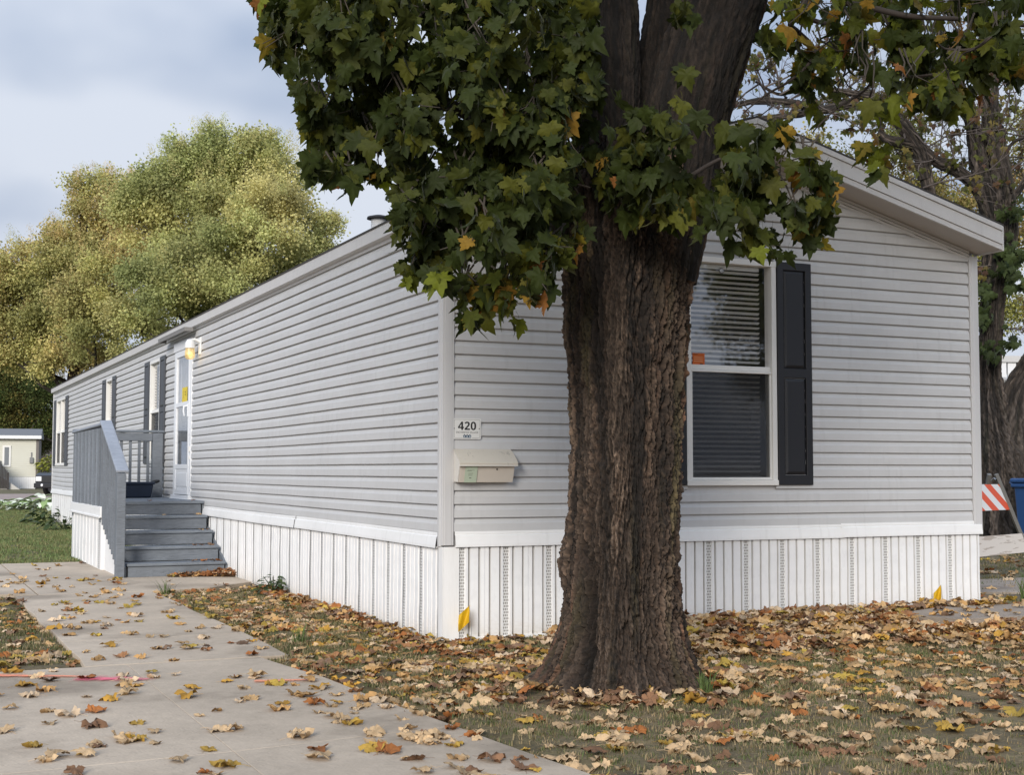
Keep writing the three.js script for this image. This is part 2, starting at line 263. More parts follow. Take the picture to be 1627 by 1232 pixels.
// skirting panels with pierced strips
const vent = canvasTex(64, 512, (c, w, h) => { c.fillStyle = '#f4f4f2'; c.fillRect(0, 0, w, h); c.fillStyle = '#857f78'; for (let r = 0; r < 22; r++) for (let k = 0; k < 3; k++) { const x = 14 + k * 20 + (r % 2 ? 8 : 0) - 4, y = r * 23.3 + 11; c.beginPath(); c.ellipse(x, y, 6, 8, 0, 0, 7); c.fill(); } });
vent.wrapS = vent.wrapT = THREE.RepeatWrapping;
M.vent = std(0.74, 0.74, 0.74, 0.7, { map: vent });
const skirtProfile = [[0, 0.004], [0.046, 0.004], [0.052, 0.016], [0.072, 0.016], [0.076, -0.009], [0.088, -0.009], [0.092, 0.016], [0.156, 0.017], [0.160, -0.009], [0.172, -0.009], [0.176, 0.016], [0.207, 0.019], [0.212, 0.0135], [0.244, 0.016], [0.248, -0.009], [0.260, -0.009], [0.264, 0.016], [0.33, 0.017], [0.334, -0.009], [0.346, -0.009], [0.35, 0.014], [0.368, 0.012]];
function skirt(parent, u0, n, pitch, y0, y1, relief = 1) {
  const s = pitch / 0.368, hv = y1 - y0;
  for (let i = 0; i < n; i++) {
    const u = u0 + i * pitch;
    const lean = rr(-0.004, 0.004), vc = [], pos = [], idx = [], uv = [], NY = 5;
    for (let j = 0; j <= NY; j++) for (const [a, d] of skirtProfile) { const y = lerp(y0 + 0.006 * noise(u + a, 3), y1, j / NY), bow = 0.006 * Math.sin(j / NY * Math.PI) * noise(u * 0.8, 6, j) + lean * (1 - j / NY) * 0.6; pos.push(u + a * s, y, 0.012 + (d - 0.012) * relief + bow + 0.006); uv.push(u + a, y); const q = d < 0 ? lerp(1.1, 0.56, relief) : 1; vc.push(q, q * (d < 0 ? 0.95 : 1), q * (d < 0 ? 0.88 : 1)); }  // groove vertices tinted brown: dirt plus groove shadow put into the colour
    const w = skirtProfile.length; for (let j = 0; j < NY; j++) for (let k = 1; k < w - 1; k++) { const a = j * w + k, b = a + w; idx.push(a, a + 1, b, a + 1, b + 1, b); }
    const g0 = new THREE.BufferGeometry(); g0.setAttribute('position', new THREE.Float32BufferAttribute(pos, 3)); g0.setAttribute('uv', new THREE.Float32BufferAttribute(uv, 2)); g0.setAttribute('color', new THREE.Float32BufferAttribute(vc, 3)); g0.setIndex(idx);
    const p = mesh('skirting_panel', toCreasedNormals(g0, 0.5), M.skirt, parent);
    const vp = new THREE.PlaneGeometry(0.046 * s, hv, 1, NY), vv = vp.attributes.position; for (let k = 0; k < vv.count; k++) { const t = (vv.getY(k) / hv + 0.5) * NY; vv.setZ(k, 0.012 - 0.008 * relief + 0.006 + 0.006 * Math.sin(t / NY * Math.PI) * noise(u * 0.8, 6, Math.round(t)) + lean * (1 - t / NY) * 0.6); }
    vp.translate(u + 0.023 * s, (y0 + y1) / 2, 0); planarUV(vp, (x, y) => [(x - u) / (0.046 * s), y / 0.5]); mesh('vent_strip', vp, M.vent, p);
  }
}
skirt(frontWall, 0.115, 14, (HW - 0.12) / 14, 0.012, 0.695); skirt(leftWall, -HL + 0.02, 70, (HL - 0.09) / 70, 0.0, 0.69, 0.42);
mesh('skirting_corner', merge([bx(-0.013, 0.115, 0.005, 0.69, 0.0185, 0.024, 0.002), bx(-0.02, -0.0145, 0.005, 0.69, -0.06, 0.024, 0.002)]), M.white, home);
mesh('skirting_track', bx(0.13, HW - 0.02, 0.0, 0.026, 0.021, 0.034, 0.003), M.white, home);
mesh('skirting_back', merge([bx(0.02, HW - 0.02, 0.0, 0.69, -0.03, -0.006, 0), bx(HW - 0.03, HW - 0.008, 0, 0.7, -HL, -0.04, 0)]), M.white, home);

// windows
function slats(u0, u1, y0, y1, z, pitch, tilt) { const g = []; for (let y = y1 - pitch; y > y0; y -= pitch) { const q = new THREE.PlaneGeometry(u1 - u0, 0.029, 1, 2), p = q.attributes.position; for (let i = 0; i < p.count; i++) p.setZ(i, -0.0035 * Math.pow(p.getY(i) / 0.0145, 2)); g.push(q.rotateX(tilt + rr(-0.09, 0.09)).rotateZ(rr(-0.004, 0.004)).translate((u0 + u1) / 2, y + rr(-0.002, 0.002), z)); } return merge(g); }
function window_(parent, [u0, u1, y0, y1], o) {
  const w = sub('window', parent), F = M.frameWhite, f = 0.035, ym = lerp(y0, y1, o.mid ?? 0.5), glass = o.glass ?? M.glass;
  mesh('frame', merge([bx(u0 - 0.012, u0 + f, y0, y1, -0.07, 0.034), bx(u1 - f, u1 + 0.012, y0, y1, -0.07, 0.034), bx(u0 - 0.014, u1 + 0.014, y1 - f, y1 + 0.012, -0.07, 0.037), bx(u0 - 0.014, u1 + 0.014, y0 - 0.022, y0 + 0.022, -0.07, 0.044)]), F, w);
  const cols = o.double ? [[u0, (u0 + u1) / 2 + 0.006], [(u0 + u1) / 2 - 0.006, u1]] : [[u0, u1]];
  if (o.double) mesh('mullion', bx((u0 + u1) / 2 - 0.035, (u0 + u1) / 2 + 0.035, y0 + 0.022, y1 - f, -0.06, 0.032), F, w);
  for (const [a, b] of cols) {
    mesh('meeting_rail', merge([bx(a + f, b - f, ym - 0.004, ym + 0.034, -0.05, 0.008), bx(a + f, b - f, ym - 0.026, ym - 0.006, -0.02, 0.026)]), F, w);
    mesh('sash', merge([bx(a + f, a + f + 0.018, y0 + 0.023, ym - 0.027, -0.03, 0.02), bx(b - f - 0.018, b - f, y0 + 0.023, ym - 0.027, -0.03, 0.02), bx(a + f, b - f, y0 + 0.023, y0 + 0.045, -0.03, 0.022)]), F, w);
    const sheet = (x0, x1, v0, v1, z) => { const q = new THREE.PlaneGeometry(x1 - x0, v1 - v0, 6, 6), p = q.attributes.position; for (let i = 0; i < p.count; i++) p.setZ(i, 0.0012 * noise(p.getX(i) * 2 + x0, p.getY(i) * 2 + v0)); q.computeVertexNormals(); return q.translate((x0 + x1) / 2, (v0 + v1) / 2, z); };
    mesh('pane', sheet(a + f, b - f, ym + 0.034, y1 - f, -0.02), glass, w); mesh('pane', sheet(a + f + 0.018, b - f - 0.018, y0 + 0.045, ym - 0.03, -0.01), glass, w);
    mesh('insect_screen', bx(a + f + 0.018, b - f - 0.018, y0 + 0.045, ym - 0.03, 0.006, 0.007, 0), M.screen, w);
    if (o.blind !== false) { const e = b - f - (o.gap ?? 0.02); stuff(mesh('blind', slats(a + f + 0.004, e, y0 + 0.03, y1 - 0.06, -0.043, o.pitch ?? 0.037, o.tilt ?? 0.85), o.slat ?? M.blind, w)); mesh('blind_headrail', bx(a + f + 0.004, e, y1 - 0.075, y1 - 0.04, -0.07, -0.035), M.blind, w); }
    else mesh('curtain', bx(a, b, y0, y1, -0.1, -0.09, 0), o.cloth ?? std(0.32, 0.33, 0.34, 0.9), w);
  }
  mesh('reveal', merge([bx(u0, u1, y0, y1, -0.34, -0.33, 0), bx(u0 - 0.01, u0 - 0.002, y0, y1, -0.34, -0.072, 0), bx(u1 + 0.002, u1 + 0.01, y0, y1, -0.34, -0.072, 0), bx(u0, u1, y1 + 0.002, y1 + 0.01, -0.34, -0.072, 0), bx(u0, u1, y0 - 0.01, y0 - 0.002, -0.34, -0.072, 0)]), M.room, w);
  return w;
}
function shutter(parent, u0, u1, y0, y1, split, m) {
  const s = sub('shutter', parent), e = 0.055, ys = lerp(y0, y1, split), hole = (a, b) => new THREE.Path([[u0 + e, a], [u0 + e, b], [u1 - e, b], [u1 - e, a]].map((p) => new THREE.Vector2(...p)));
  const o = new THREE.Shape([[u0, y0], [u1, y0], [u1, y1], [u0, y1]].map((p) => new THREE.Vector2(...p))); o.holes.push(hole(y0 + 0.075, ys - 0.035), hole(ys + 0.035, y1 - 0.06));
  mesh('shutter_frame', new THREE.ExtrudeGeometry(o, { depth: 0.018, bevelEnabled: true, bevelSize: 0.004, bevelThickness: 0.004, bevelSegments: 1 }).translate(0, 0, 0.022), m, s);
  for (const [a, b] of [[y0 + 0.072, ys - 0.032], [ys + 0.032, y1 - 0.057]]) mesh('panel', merge([bx(u0 + e - 0.003, u1 - e + 0.003, a, b, 0.016, 0.022, 0), new THREE.ExtrudeGeometry(new THREE.Shape([[u0 + e + 0.035, a + 0.035], [u1 - e - 0.035, a + 0.035], [u1 - e - 0.035, b - 0.035], [u0 + e + 0.035, b - 0.035]].map((p) => new THREE.Vector2(...p))), { depth: 0.004, bevelEnabled: true, bevelSize: 0.022, bevelThickness: 0.010, bevelSegments: 1 }).translate(0, 0, 0.028)]), m, s);
}
window_(frontWall, winF, { gap: 0.075, tilt: 0.95, pitch: 0.041, mid: 0.505 });
shutter(frontWall, 2.965, 3.305, 1.14, 2.995, 0.50, M.shutter); shutter(frontWall, 1.73, 2.07, 1.14, 2.995, 0.50, M.shutter);
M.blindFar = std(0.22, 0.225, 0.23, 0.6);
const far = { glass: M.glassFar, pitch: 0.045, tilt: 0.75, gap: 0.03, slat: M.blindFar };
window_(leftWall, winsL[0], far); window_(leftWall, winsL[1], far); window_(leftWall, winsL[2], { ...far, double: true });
for (const [a, b] of [[-12.78, -12.37], [-11.43, -11.04], [-17.5, -17.08], [-16.24, -15.85], [-25.82, -25.36], [-23.44, -22.95]]) shutter(leftWall, a, b, 1.36, 2.96, 0.5, M.shutterGrey);
// storm door
{
  const d = sub('door', leftWall), [a, b, y0, y1] = doorL, F = std(0.76, 0.77, 0.79, 0.4);
  mesh('door_frame', merge([bx(a, a + 0.1, y0, y1, -0.1, 0.03), bx(b - 0.1, b, y0, y1, -0.1, 0.03), bx(a - 0.02, b + 0.02, y1 - 0.1, y1 + 0.03, -0.1, 0.045), bx(a - 0.02, b + 0.02, y0, y0 + 0.05, -0.1, 0.06)]), F, d);
  const p = a + 0.105, q = b - 0.105, e = 0.075, ym = 2.17;
  mesh('storm_door', merge([bx(p, p + e, y0 + 0.06, y1 - 0.105, 0.005, 0.038), bx(q - e, q, y0 + 0.06, y1 - 0.105, 0.005, 0.038), bx(p + e, q - e, y1 - 0.19, y1 - 0.105, 0.005, 0.038), bx(p + e, q - e, ym - 0.03, ym + 0.03, 0.005, 0.036), bx(p + e, q - e, y0 + 0.06, y0 + 0.13, 0.005, 0.037), bx(p + e, q - e, y0 + 0.13, 1.33, 0.012, 0.028), bx(p + e, q - e, 1.27, 1.335, 0.028, 0.036), bx(p + e + 0.04, q - e - 0.04, y0 + 0.17, 1.22, 0.026, 0.033)]), F, d);
  mesh('pane', bx(p + e, q - e, ym + 0.03, y1 - 0.19, 0.016, 0.020, 0), M.glassFar, d); mesh('pane', bx(p + e, q - e, 1.335, ym - 0.03, 0.016, 0.020, 0), M.glassFar, d);
  mesh('insect_screen', bx(p + e, q - e, 1.335, ym - 0.03, 0.010, 0.011, 0), M.screen, d);
  mesh('door_slab', merge([bx(a + 0.1, b - 0.1, y0 + 0.05, y1 - 0.1, -0.09, -0.055), bx(p + 0.3, p + 0.34, y0 + 0.1, y1 - 0.15, -0.055, -0.045)]), std(0.20, 0.20, 0.20, 0.6), d);
  mesh('handle', merge([bx(q - 0.058, q - 0.022, 1.98, 2.16, 0.038, 0.052, 0.006), tube([V(q - 0.04, 2.13, 0.05), V(q - 0.045, 2.12, 0.095), V(q - 0.05, 2.06, 0.10), V(q - 0.045, 1.99, 0.09)], [0.012, 0.013, 0.013, 0.008], 8)]), F, d);
  mesh('keypad', merge([bx(b - 0.07, b - 0.04, 1.50, 1.58, 0.03, 0.045), bx(b - 0.07, b - 0.04, 1.40, 1.45, 0.03, 0.042)]), M.frameWhite, d);
  mesh('door_sill', bx(a - 0.03, b + 0.03, 0.80, 0.862, 0.001, 0.075), F, d);
}
// roof
{
  const r = sub('roof', home), z0 = OV, z1 = -HL - 0.12, TL = [-0.085, roofY(-0.085)], TR = [HW + 0.045, roofY(HW + 0.045)];
  const slabR = (a, b, t) => { const s = new THREE.Shape([a, b, [b[0], b[1] - t], [a[0], a[1] - t]].map((p) => new THREE.Vector2(...p))); return new THREE.ExtrudeGeometry(s, { depth: z0 - z1 + 0.02, bevelEnabled: false }).translate(0, 0, z1 - 0.01); };
  mesh('shingles', merge([slabR(TL, [RX, RY], 0.016), slabR([RX, RY], TR, 0.016)]), M.shingle, r);
  // rake boards with three drawn lines, soffit and trim under the front overhang
  const rake = (x0, x1, name) => { const g = [], st = [[0.022, 0.064, 0.014], [0.070, 0.128, 0.002], [0.132, 0.186, 0.009], [0.192, 0.235, 0.0]]; for (const [t, b, o] of st) { const s = new THREE.Shape([[x0, roofY(x0) - t], [x1, roofY(x1) - t], [x1, roofY(x1) - b], [x0, roofY(x0) - b]].map((p) => new THREE.Vector2(...p))); g.push(new THREE.ExtrudeGeometry(s, { depth: 0.02, bevelEnabled: true, bevelSize: 0.0015, bevelThickness: 0.0025, bevelSegments: 1 }).translate(0, 0, z0 - 0.02 + o)); } mesh(name, merge(g), M.fascia, r); };
  rake(TL[0], RX - 0.002, 'rake_board'); rake(RX + 0.002, TR[0] - 0.02, 'rake_board');
  mesh('rake_end', bx(TR[0] - 0.018, TR[0], TR[1] - 0.24, TR[1] - 0.018, -0.02, z0 + 0.008, 0.003), M.fascia, r);
  const under = (x0, x1) => { const g = new THREE.BufferGeometry(); const y0 = roofY(x0) - 0.232, y1 = roofY(x1) - 0.232; const p = [x0, y0, z0 - 0.02, x1, y1, z0 - 0.02, x1, y1, -0.005, x0, y0, -0.005]; g.setAttribute('position', new THREE.Float32BufferAttribute(p, 3)); g.setIndex([0, 1, 2, 0, 2, 3]); g.computeVertexNormals(); return g; };
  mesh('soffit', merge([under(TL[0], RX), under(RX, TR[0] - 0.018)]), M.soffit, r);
  const jt = (x0, x1) => { const g = []; for (const [t, o] of [[0.236, 0.034], [0.262, 0.028], [0.29, 0.022]]) { const s = new THREE.Shape([[x0, roofY(x0) - t], [x1, roofY(x1) - t], [x1, roofY(x1) - t - 0.022], [x0, roofY(x0) - t - 0.022]].map((p) => new THREE.Vector2(...p))); g.push(new THREE.ExtrudeGeometry(s, { depth: o, bevelEnabled: false }).translate(0, 0, 0.001)); } return merge(g); };
  mesh('soffit_trim', merge([jt(0.03, RX), jt(RX, HW - 0.07)]), M.fascia, r);
  mesh('eave_board', bx(HW + 0.005, HW + 0.03, roofY(HW) - 0.235, roofY(HW) - 0.03, z1, -0.03, 0.003), M.fascia, r);
  const vx = 0.9, vz = -4.13, vy = roofY(vx);
  const vp = mesh('roof_vent', new THREE.LatheGeometry([[0, -0.1], [0.09, -0.1], [0.09, 0.14], [0.08, 0.14], [0.08, 0.30], [0, 0.30]].map((p) => new THREE.Vector2(...p)), 20).translate(vx, vy, vz), std(0.62, 0.62, 0.63, 0.5), r);
  mesh('cap', new THREE.LatheGeometry([[0, 0.345], [0.05, 0.34], [0.12, 0.322], [0.125, 0.30], [0.115, 0.30], [0.0, 0.31]].map((p) => new THREE.Vector2(...p)), 20).translate(vx, vy, vz), M.dark, vp);
}

// ---------------------------------------------------------------- things fixed to the home
{ // number plate
  const t = canvasTex(512, 352, (c, w, h) => {
    c.fillStyle = '#e9e8e4'; c.fillRect(0, 0, w, h); c.strokeStyle = '#55544f'; c.lineWidth = 4; c.beginPath(); c.moveTo(175, 330); c.lineTo(45, 330); c.quadraticCurveTo(20, 330, 20, 305); c.lineTo(20, 45); c.quadraticCurveTo(20, 20, 45, 20); c.lineTo(467, 20); c.quadraticCurveTo(492, 20, 492, 45); c.lineTo(492, 305); c.quadraticCurveTo(492, 330, 467, 330); c.lineTo(345, 330); c.stroke();
    c.fillStyle = '#14120f'; c.textAlign = 'center'; c.font = 'bold 196px sans-serif'; c.save(); c.translate(256, 196); c.scale(1.05, 1); c.fillText('420', 0, 0); c.restore();
    c.font = '43px sans-serif'; c.fillStyle = '#2a2824'; c.save(); c.translate(256, 252); c.scale(1.0, 1); c.fillText('ENCHANTED VILLAGE', 0, 0, 430); c.restore();
    c.fillStyle = '#2b4a63'; c.fillRect(182, 284, 146, 46); c.fillStyle = '#dfe4e6'; for (const x of [205, 255, 305]) { c.beginPath(); c.moveTo(x - 15, 306); c.lineTo(x, 291); c.lineTo(x + 15, 306); c.lineTo(x + 15, 322); c.lineTo(x - 15, 322); c.fill(); } c.fillStyle = '#1f3342'; for (const x of [205, 255, 305]) { c.beginPath(); c.arc(x, 276, 8, 0, 7); c.fill(); c.fillRect(x - 6, 310, 12, 12); }
    c.fillStyle = '#222'; for (const x of [14, 498]) { c.beginPath(); c.arc(x < 99 ? 18 : 478, 172, 9, 0, 7); c.fill(); }
  });
  const g = thing('number_plate', 'white metal house number plate reading 420 above the mailbox', 'sign', V(0.172, 1.562, 0.028));
  const s = new THREE.Shape(), w = 0.112, h = 0.077, r = 0.014; s.moveTo(-w + r, -h); s.lineTo(w - r, -h); s.quadraticCurveTo(w, -h, w, -h + r); s.lineTo(w, h - r); s.quadraticCurveTo(w, h, w - r, h); s.lineTo(-w + r, h); s.quadraticCurveTo(-w, h, -w, h - r); s.lineTo(-w, -h + r); s.quadraticCurveTo(-w, -h, -w + r, -h);
  mesh('plate', new THREE.ExtrudeGeometry(s, { depth: 0.003, bevelEnabled: false }).translate(0, 0, -0.003), M.frameWhite, g);
  mesh('lettering', planarUV(new THREE.ShapeGeometry(s, 6).translate(0, 0, 0.0008), (x, y) => [x / w / 2 + 0.5, y / h / 2 + 0.5]), std(0.85, 0.85, 0.85, 0.4, { map: t }), g);
}
{ // mailbox
  const cream = std(0.72, 0.69, 0.64, 0.5, { map: grime }), body = std(0.66, 0.60, 0.53, 0.55, { map: grime });
  const g = thing('mailbox', 'cream wall mailbox with a sloping lid under the number plate', 'mailbox', V(0.295, 1.20, 0.02));
  const side = [[0, -0.03], [0.075, -0.03], [0.118, 0.11], [0, 0.20]];
  const bd = new THREE.ExtrudeGeometry(new THREE.Shape(side.map((p) => new THREE.Vector2(...p))), { depth: 0.43, bevelEnabled: true, bevelSize: 0.004, bevelThickness: 0.004, bevelSegments: 2 }).rotateY(-Math.PI / 2).translate(0.215, 0, 0);
  mesh('body', bd, body, g);
  mesh('side_plate', prism([[0.002, -0.032], [0.078, -0.032], [0.125, 0.112], [0.002, 0.206]], 0.006).rotateY(-Math.PI / 2).translate(-0.222, 0, 0), cream, g);
  const sc = canvasTex(512, 256, (c, w, h) => { c.fillStyle = '#f1ece4'; c.fillRect(0, 0, w, h); c.strokeStyle = '#4a433b'; const k = (x, y, a, b, lw) => { c.lineWidth = lw; c.beginPath(); c.moveTo(x, y); c.lineTo(x + a, y + b); c.stroke(); }; for (let i = 0; i < 22; i++) k(rr(380, 470), rr(60, 130), rr(4, 18), rr(-6, 10), rr(1, 4)); for (let i = 0; i < 8; i++) k(rr(95, 135), rr(40, 160), rr(2, 10), rr(10, 26), rr(1, 2)); for (let i = 0; i < 30; i++) k(rr(0, 512), rr(0, 256), rr(2, 8), rr(-2, 2), 1); });
  const lidP = []; for (let i = 0; i <= 10; i++) { const t = i / 10; lidP.push([lerp(0.0, 0.132, t), lerp(0.212, 0.122, t) + 0.018 * Math.sin(t * Math.PI) * 0.5]); } lidP.push([0.142, 0.108], [0.142, 0.086]);
  const lid = drawn(lidP, -0.238, 0.232, (u, o, y) => V(u, y, o), 9); planarUV(lid, (x, y, z) => [(x + 0.238) / 0.47, 1 - z / 0.142]);
  mesh('lid', lid, std(0.66, 0.63, 0.57, 0.45, { map: sc }), g); mesh('lid_edge', bx(-0.238, 0.232, 0.083, 0.092, 0.128, 0.145, 0.003), cream, g);
  mesh('lock', new THREE.CylinderGeometry(0.006, 0.006, 0.012, 10).rotateX(Math.PI / 2).translate(0.075, 0.062, 0.106), M.dark, g);
  const pt = canvasTex(128, 192, (c, w, h) => { c.fillStyle = '#c9d6bf'; c.fillRect(0, 0, w, h); c.fillStyle = '#4c5347'; for (const [y, a, b, t] of [[58, 26, 96, 3], [64, 18, 70, 3], [92, 36, 86, 4], [112, 36, 80, 4], [140, 48, 72, 7]]) c.fillRect(a, y, b - a, t); });
  const n = thing('paper_note', 'pale green printed note taped to the front of the mailbox', 'note', V(0.168, 1.20, 0.02));
  mesh('paper', new THREE.PlaneGeometry(0.098, 0.135, 4, 6).translate(0, -0.067, 0).rotateX(0.28).translate(-0.005, 0.094, 0.124), std(0.8, 0.8, 0.8, 0.9, { map: pt }), n);
}
{ // porch light
  const g = thing('porch_light', 'white jar wall lamp glowing yellow beside the storm door', 'lamp', V(-0.016, 2.86, -8.62)), W = std(0.75, 0.74, 0.72, 0.4);
  mesh('backplate', bx(-0.02, 0.001, -0.08, 0.15, -0.06, 0.06, 0.006), W, g);
  mesh('arm', tube([V(-0.015, 0.09, 0), V(-0.08, 0.12, 0), V(-0.14, 0.10, 0)], [0.024, 0.02, 0.02], 10), W, g);
  mesh('lamp_cap', new THREE.LatheGeometry([[0, 0.12], [0.035, 0.115], [0.062, 0.07], [0.07, 0.0], [0.06, 0.0]].map((p) => new THREE.Vector2(...p)), 18).translate(-0.14, 0, 0), W, g);
  mesh('lamp_glass', new THREE.LatheGeometry([[0.058, 0.0], [0.066, -0.06], [0.064, -0.12], [0.04, -0.145], [0, -0.15]].map((p) => new THREE.Vector2(...p)), 18).translate(-0.14, 0, 0), new THREE.MeshPhysicalMaterial({ color: new THREE.Color(0.95, 0.85, 0.6), roughness: 0.35, transmission: 0.9, thickness: 0, emissive: new THREE.Color(1.0, 0.72, 0.2), emissiveIntensity: 0.07 }), g);
  mesh('bulb', new THREE.SphereGeometry(0.032, 14, 10).translate(-0.14, -0.075, 0), std(1, 0.9, 0.6, 0.5, { emissive: new THREE.Color(1, 0.72, 0.22), emissiveIntensity: 0.6 }), g);
  const l = new THREE.PointLight(new THREE.Color(1, 0.68, 0.25), 0.016, 6, 2); l.position.set(-0.14, -0.075, 0); l.castShadow = true; l.name = 'porch_glow'; g.add(l);
}
const note = (name, label, cat, w, h, pos, ry, tex) => tag(mesh(name, new THREE.PlaneGeometry(w, h, 3, 3).rotateY(ry).translate(pos.x, pos.y, pos.z), std(0.85, 0.85, 0.85, 0.85, { map: tex })), label, cat);
note('door_notice', 'yellow printed notice stuck to the storm door glass', 'notice', 0.36, 0.2, V(-0.032, 2.30, -9.55), -Math.PI / 2, canvasTex(128, 72, (c, w, h) => { c.fillStyle = '#ecd24a'; c.fillRect(0, 0, w, h); c.fillStyle = '#7d6c1e'; c.fillRect(34, 14, 6, 40); c.fillRect(64, 22, 22, 5); c.fillRect(64, 34, 22, 5); c.fillRect(92, 14, 6, 34); }));
note('window_sticker', 'small orange sticker in the lower left of the front window', 'sticker', 0.115, 0.105, V(2.225, 2.155, -0.0165), 0, canvasTex(128, 116, (c, w, h) => { c.fillStyle = '#d56a2c'; c.fillRect(0, 0, w, h); c.fillStyle = '#f0b48a'; for (const y of [34, 52, 70]) c.fillRect(14, y, 96, 5); c.fillStyle = '#5a2a12'; c.fillRect(78, 92, 30, 10); c.fillRect(8, 8, 50, 5); }));
tag(mesh('suction_cup', new THREE.LatheGeometry([[0, 0.006], [0.012, 0.006], [0.024, 0.001], [0, 0]].map((p) => new THREE.Vector2(...p)), 18).rotateX(Math.PI / 2).translate(2.45, 2.895, -0.016), std(0.4, 0.42, 0.43, 0.4)), 'small clear suction disc at the top of the front window', 'suction cup');

// ---------------------------------------------------------------- porch
{
  const paint = dataTex(512, 512, (u, v) => { const g = tf(u * 0.25, v, 64, 85, 3), a = tf(u, v, 4, 87, 5), scr = tn(u * 0.2, v, 128, 89) > 0.94 && tn(u, v, 12, 90) > 0.5 ? 0.3 : 0, nick = tn(u, v, 60, 88) > 0.965 ? 0.45 : 0, k = clamp(0.82 + 0.3 * (a - 0.5) + 0.22 * (g - 0.5) - nick + scr * 0.6, 0, 1); return [k, k, k * 0.99]; });
  const W = std(0.185, 0.205, 0.235, 0.62, { map: paint, bumpMap: dataTex(256, 256, (u, v) => [tf(u, v, 4, 81, 3) * 0.4 + 0.6 * tn(u * 0.25, v, 64, 83)]), bumpScale: 0.005 });
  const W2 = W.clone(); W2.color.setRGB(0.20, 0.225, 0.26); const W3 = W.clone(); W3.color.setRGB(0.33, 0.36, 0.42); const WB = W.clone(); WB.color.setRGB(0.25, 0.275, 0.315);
  const g = thing('porch_steps', 'blue-grey painted wooden porch with five steps up to the storm door', 'porch');
  const uvw = (q, k) => planarUV(q, (x, y, z) => [x / 0.9 + k * 0.17, (y + z) / 0.9 + k * 0.31]);
  const zf = -6.85, run = 0.345, rise = 0.172, X0 = -1.19, X1 = -0.05;
  for (let i = 0; i < 4; i++) {
    const z = zf - i * run, y = (i + 1) * rise;
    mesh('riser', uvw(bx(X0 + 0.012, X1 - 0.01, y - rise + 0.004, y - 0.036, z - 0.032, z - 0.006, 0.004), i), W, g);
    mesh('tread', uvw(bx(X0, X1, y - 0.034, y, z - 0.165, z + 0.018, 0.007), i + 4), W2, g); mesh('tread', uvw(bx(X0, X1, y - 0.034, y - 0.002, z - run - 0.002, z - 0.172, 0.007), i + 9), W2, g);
  }
  const zd = zf - 4 * run;                                        // front of the deck
  mesh('riser', uvw(bx(X0 + 0.012, X1 - 0.01, 4 * rise + 0.003, 0.86 - 0.036, zd - 0.032, zd - 0.006), 21), W, g);
  for (let i = 0; i < 21; i++) { const a = zd + 0.018 - i * 0.144; mesh('deck_board', uvw(bx(-1.25, -0.02, 0.826, 0.86 + rr(-0.001, 0.001), a - 0.138, a, 0.005), i), W2, g); }
  const zb = zd - 21 * 0.144 + 0.05;
  // string boards
  for (const x of [X0 - 0.03, X1 + 0.006]) { const s = prism([[zf - 0.01, 0], [zd - 0.05, 0.0], [zd - 0.05, 0.82], [zd - 0.02, 0.82], [zd, 4 * rise - 0.03], [zf - 0.02, 0.13]], 0.026).rotateY(-Math.PI / 2).translate(x + 0.026, 0, 0); mesh('stringer', uvw(s, 3), W, g); }
  // posts and rails
  const post = (x, z, y0, y1, w = 0.09) => mesh('post', uvw(bx(x - w / 2, x + w / 2, y0, y1, z - w / 2, z + w / 2, 0.006), x * 3 + z), W, g);
  const PX = -1.255; post(PX - 0.02, zf - 0.0, 0.0, 1.215, 0.1); post(PX, zd - 0.12, 0.6, 1.79, 0.09); post(PX, zb + 0.1, 0.6, 1.77, 0.09); post(-0.12, zb + 0.1, 0.86, 1.80, 0.145);
  const flat = (a, b, w, h, m, name) => { const d = b.clone().sub(a), L = d.length(), q = box(w, h, L, 0, 0, 0, 0.012); q.applyMatrix4(new THREE.Matrix4().lookAt(a, b, V(0, 1, 0))); q.translate((a.x + b.x) / 2, (a.y + b.y) / 2, (a.z + b.z) / 2); return mesh(name, uvw(q, L), m, g); };
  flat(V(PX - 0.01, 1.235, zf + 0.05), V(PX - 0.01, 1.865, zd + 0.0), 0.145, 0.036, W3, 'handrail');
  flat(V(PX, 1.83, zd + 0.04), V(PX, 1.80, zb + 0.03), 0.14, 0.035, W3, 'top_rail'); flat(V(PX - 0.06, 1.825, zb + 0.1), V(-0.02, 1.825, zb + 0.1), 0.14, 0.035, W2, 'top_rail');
  flat(V(PX + 0.045, 1.74, zb + 0.13), V(-0.19, 1.74, zb + 0.13), 0.036, 0.12, W, 'side_rail'); flat(V(PX + 0.03, 1.735, zd - 0.165), V(PX + 0.03, 1.735, zb + 0.14), 0.036, 0.13, W, 'side_rail');
  flat(V(PX + 0.03, 1.135, zf - 0.06), V(PX + 0.03, 1.715, zd - 0.06), 0.036, 0.11, W, 'side_rail'); flat(V(PX, 0.90, zd - 0.17), V(PX, 0.90, zb + 0.15), 0.036, 0.08, W, 'side_rail');
  for (let i = 0; i < 8; i++) { const x = lerp(PX + 0.11, -0.25, i / 7); mesh('baluster', uvw(bx(x - 0.019, x + 0.019, 0.864, 1.70, zb + 0.085, zb + 0.123, 0.004), i), W, g); }
  const nb = 22; for (let i = 0; i < nb; i++) { const z = lerp(zd - 0.21, zb + 0.2, i / (nb - 1)); mesh('baluster', uvw(bx(PX - 0.058 + rr(-0.004, 0.004), PX - 0.02, 0.80 + rr(-0.006, 0.006), 1.785, z - 0.019, z + 0.019, 0.004), i), [W, W2, WB][i % 3], g); }
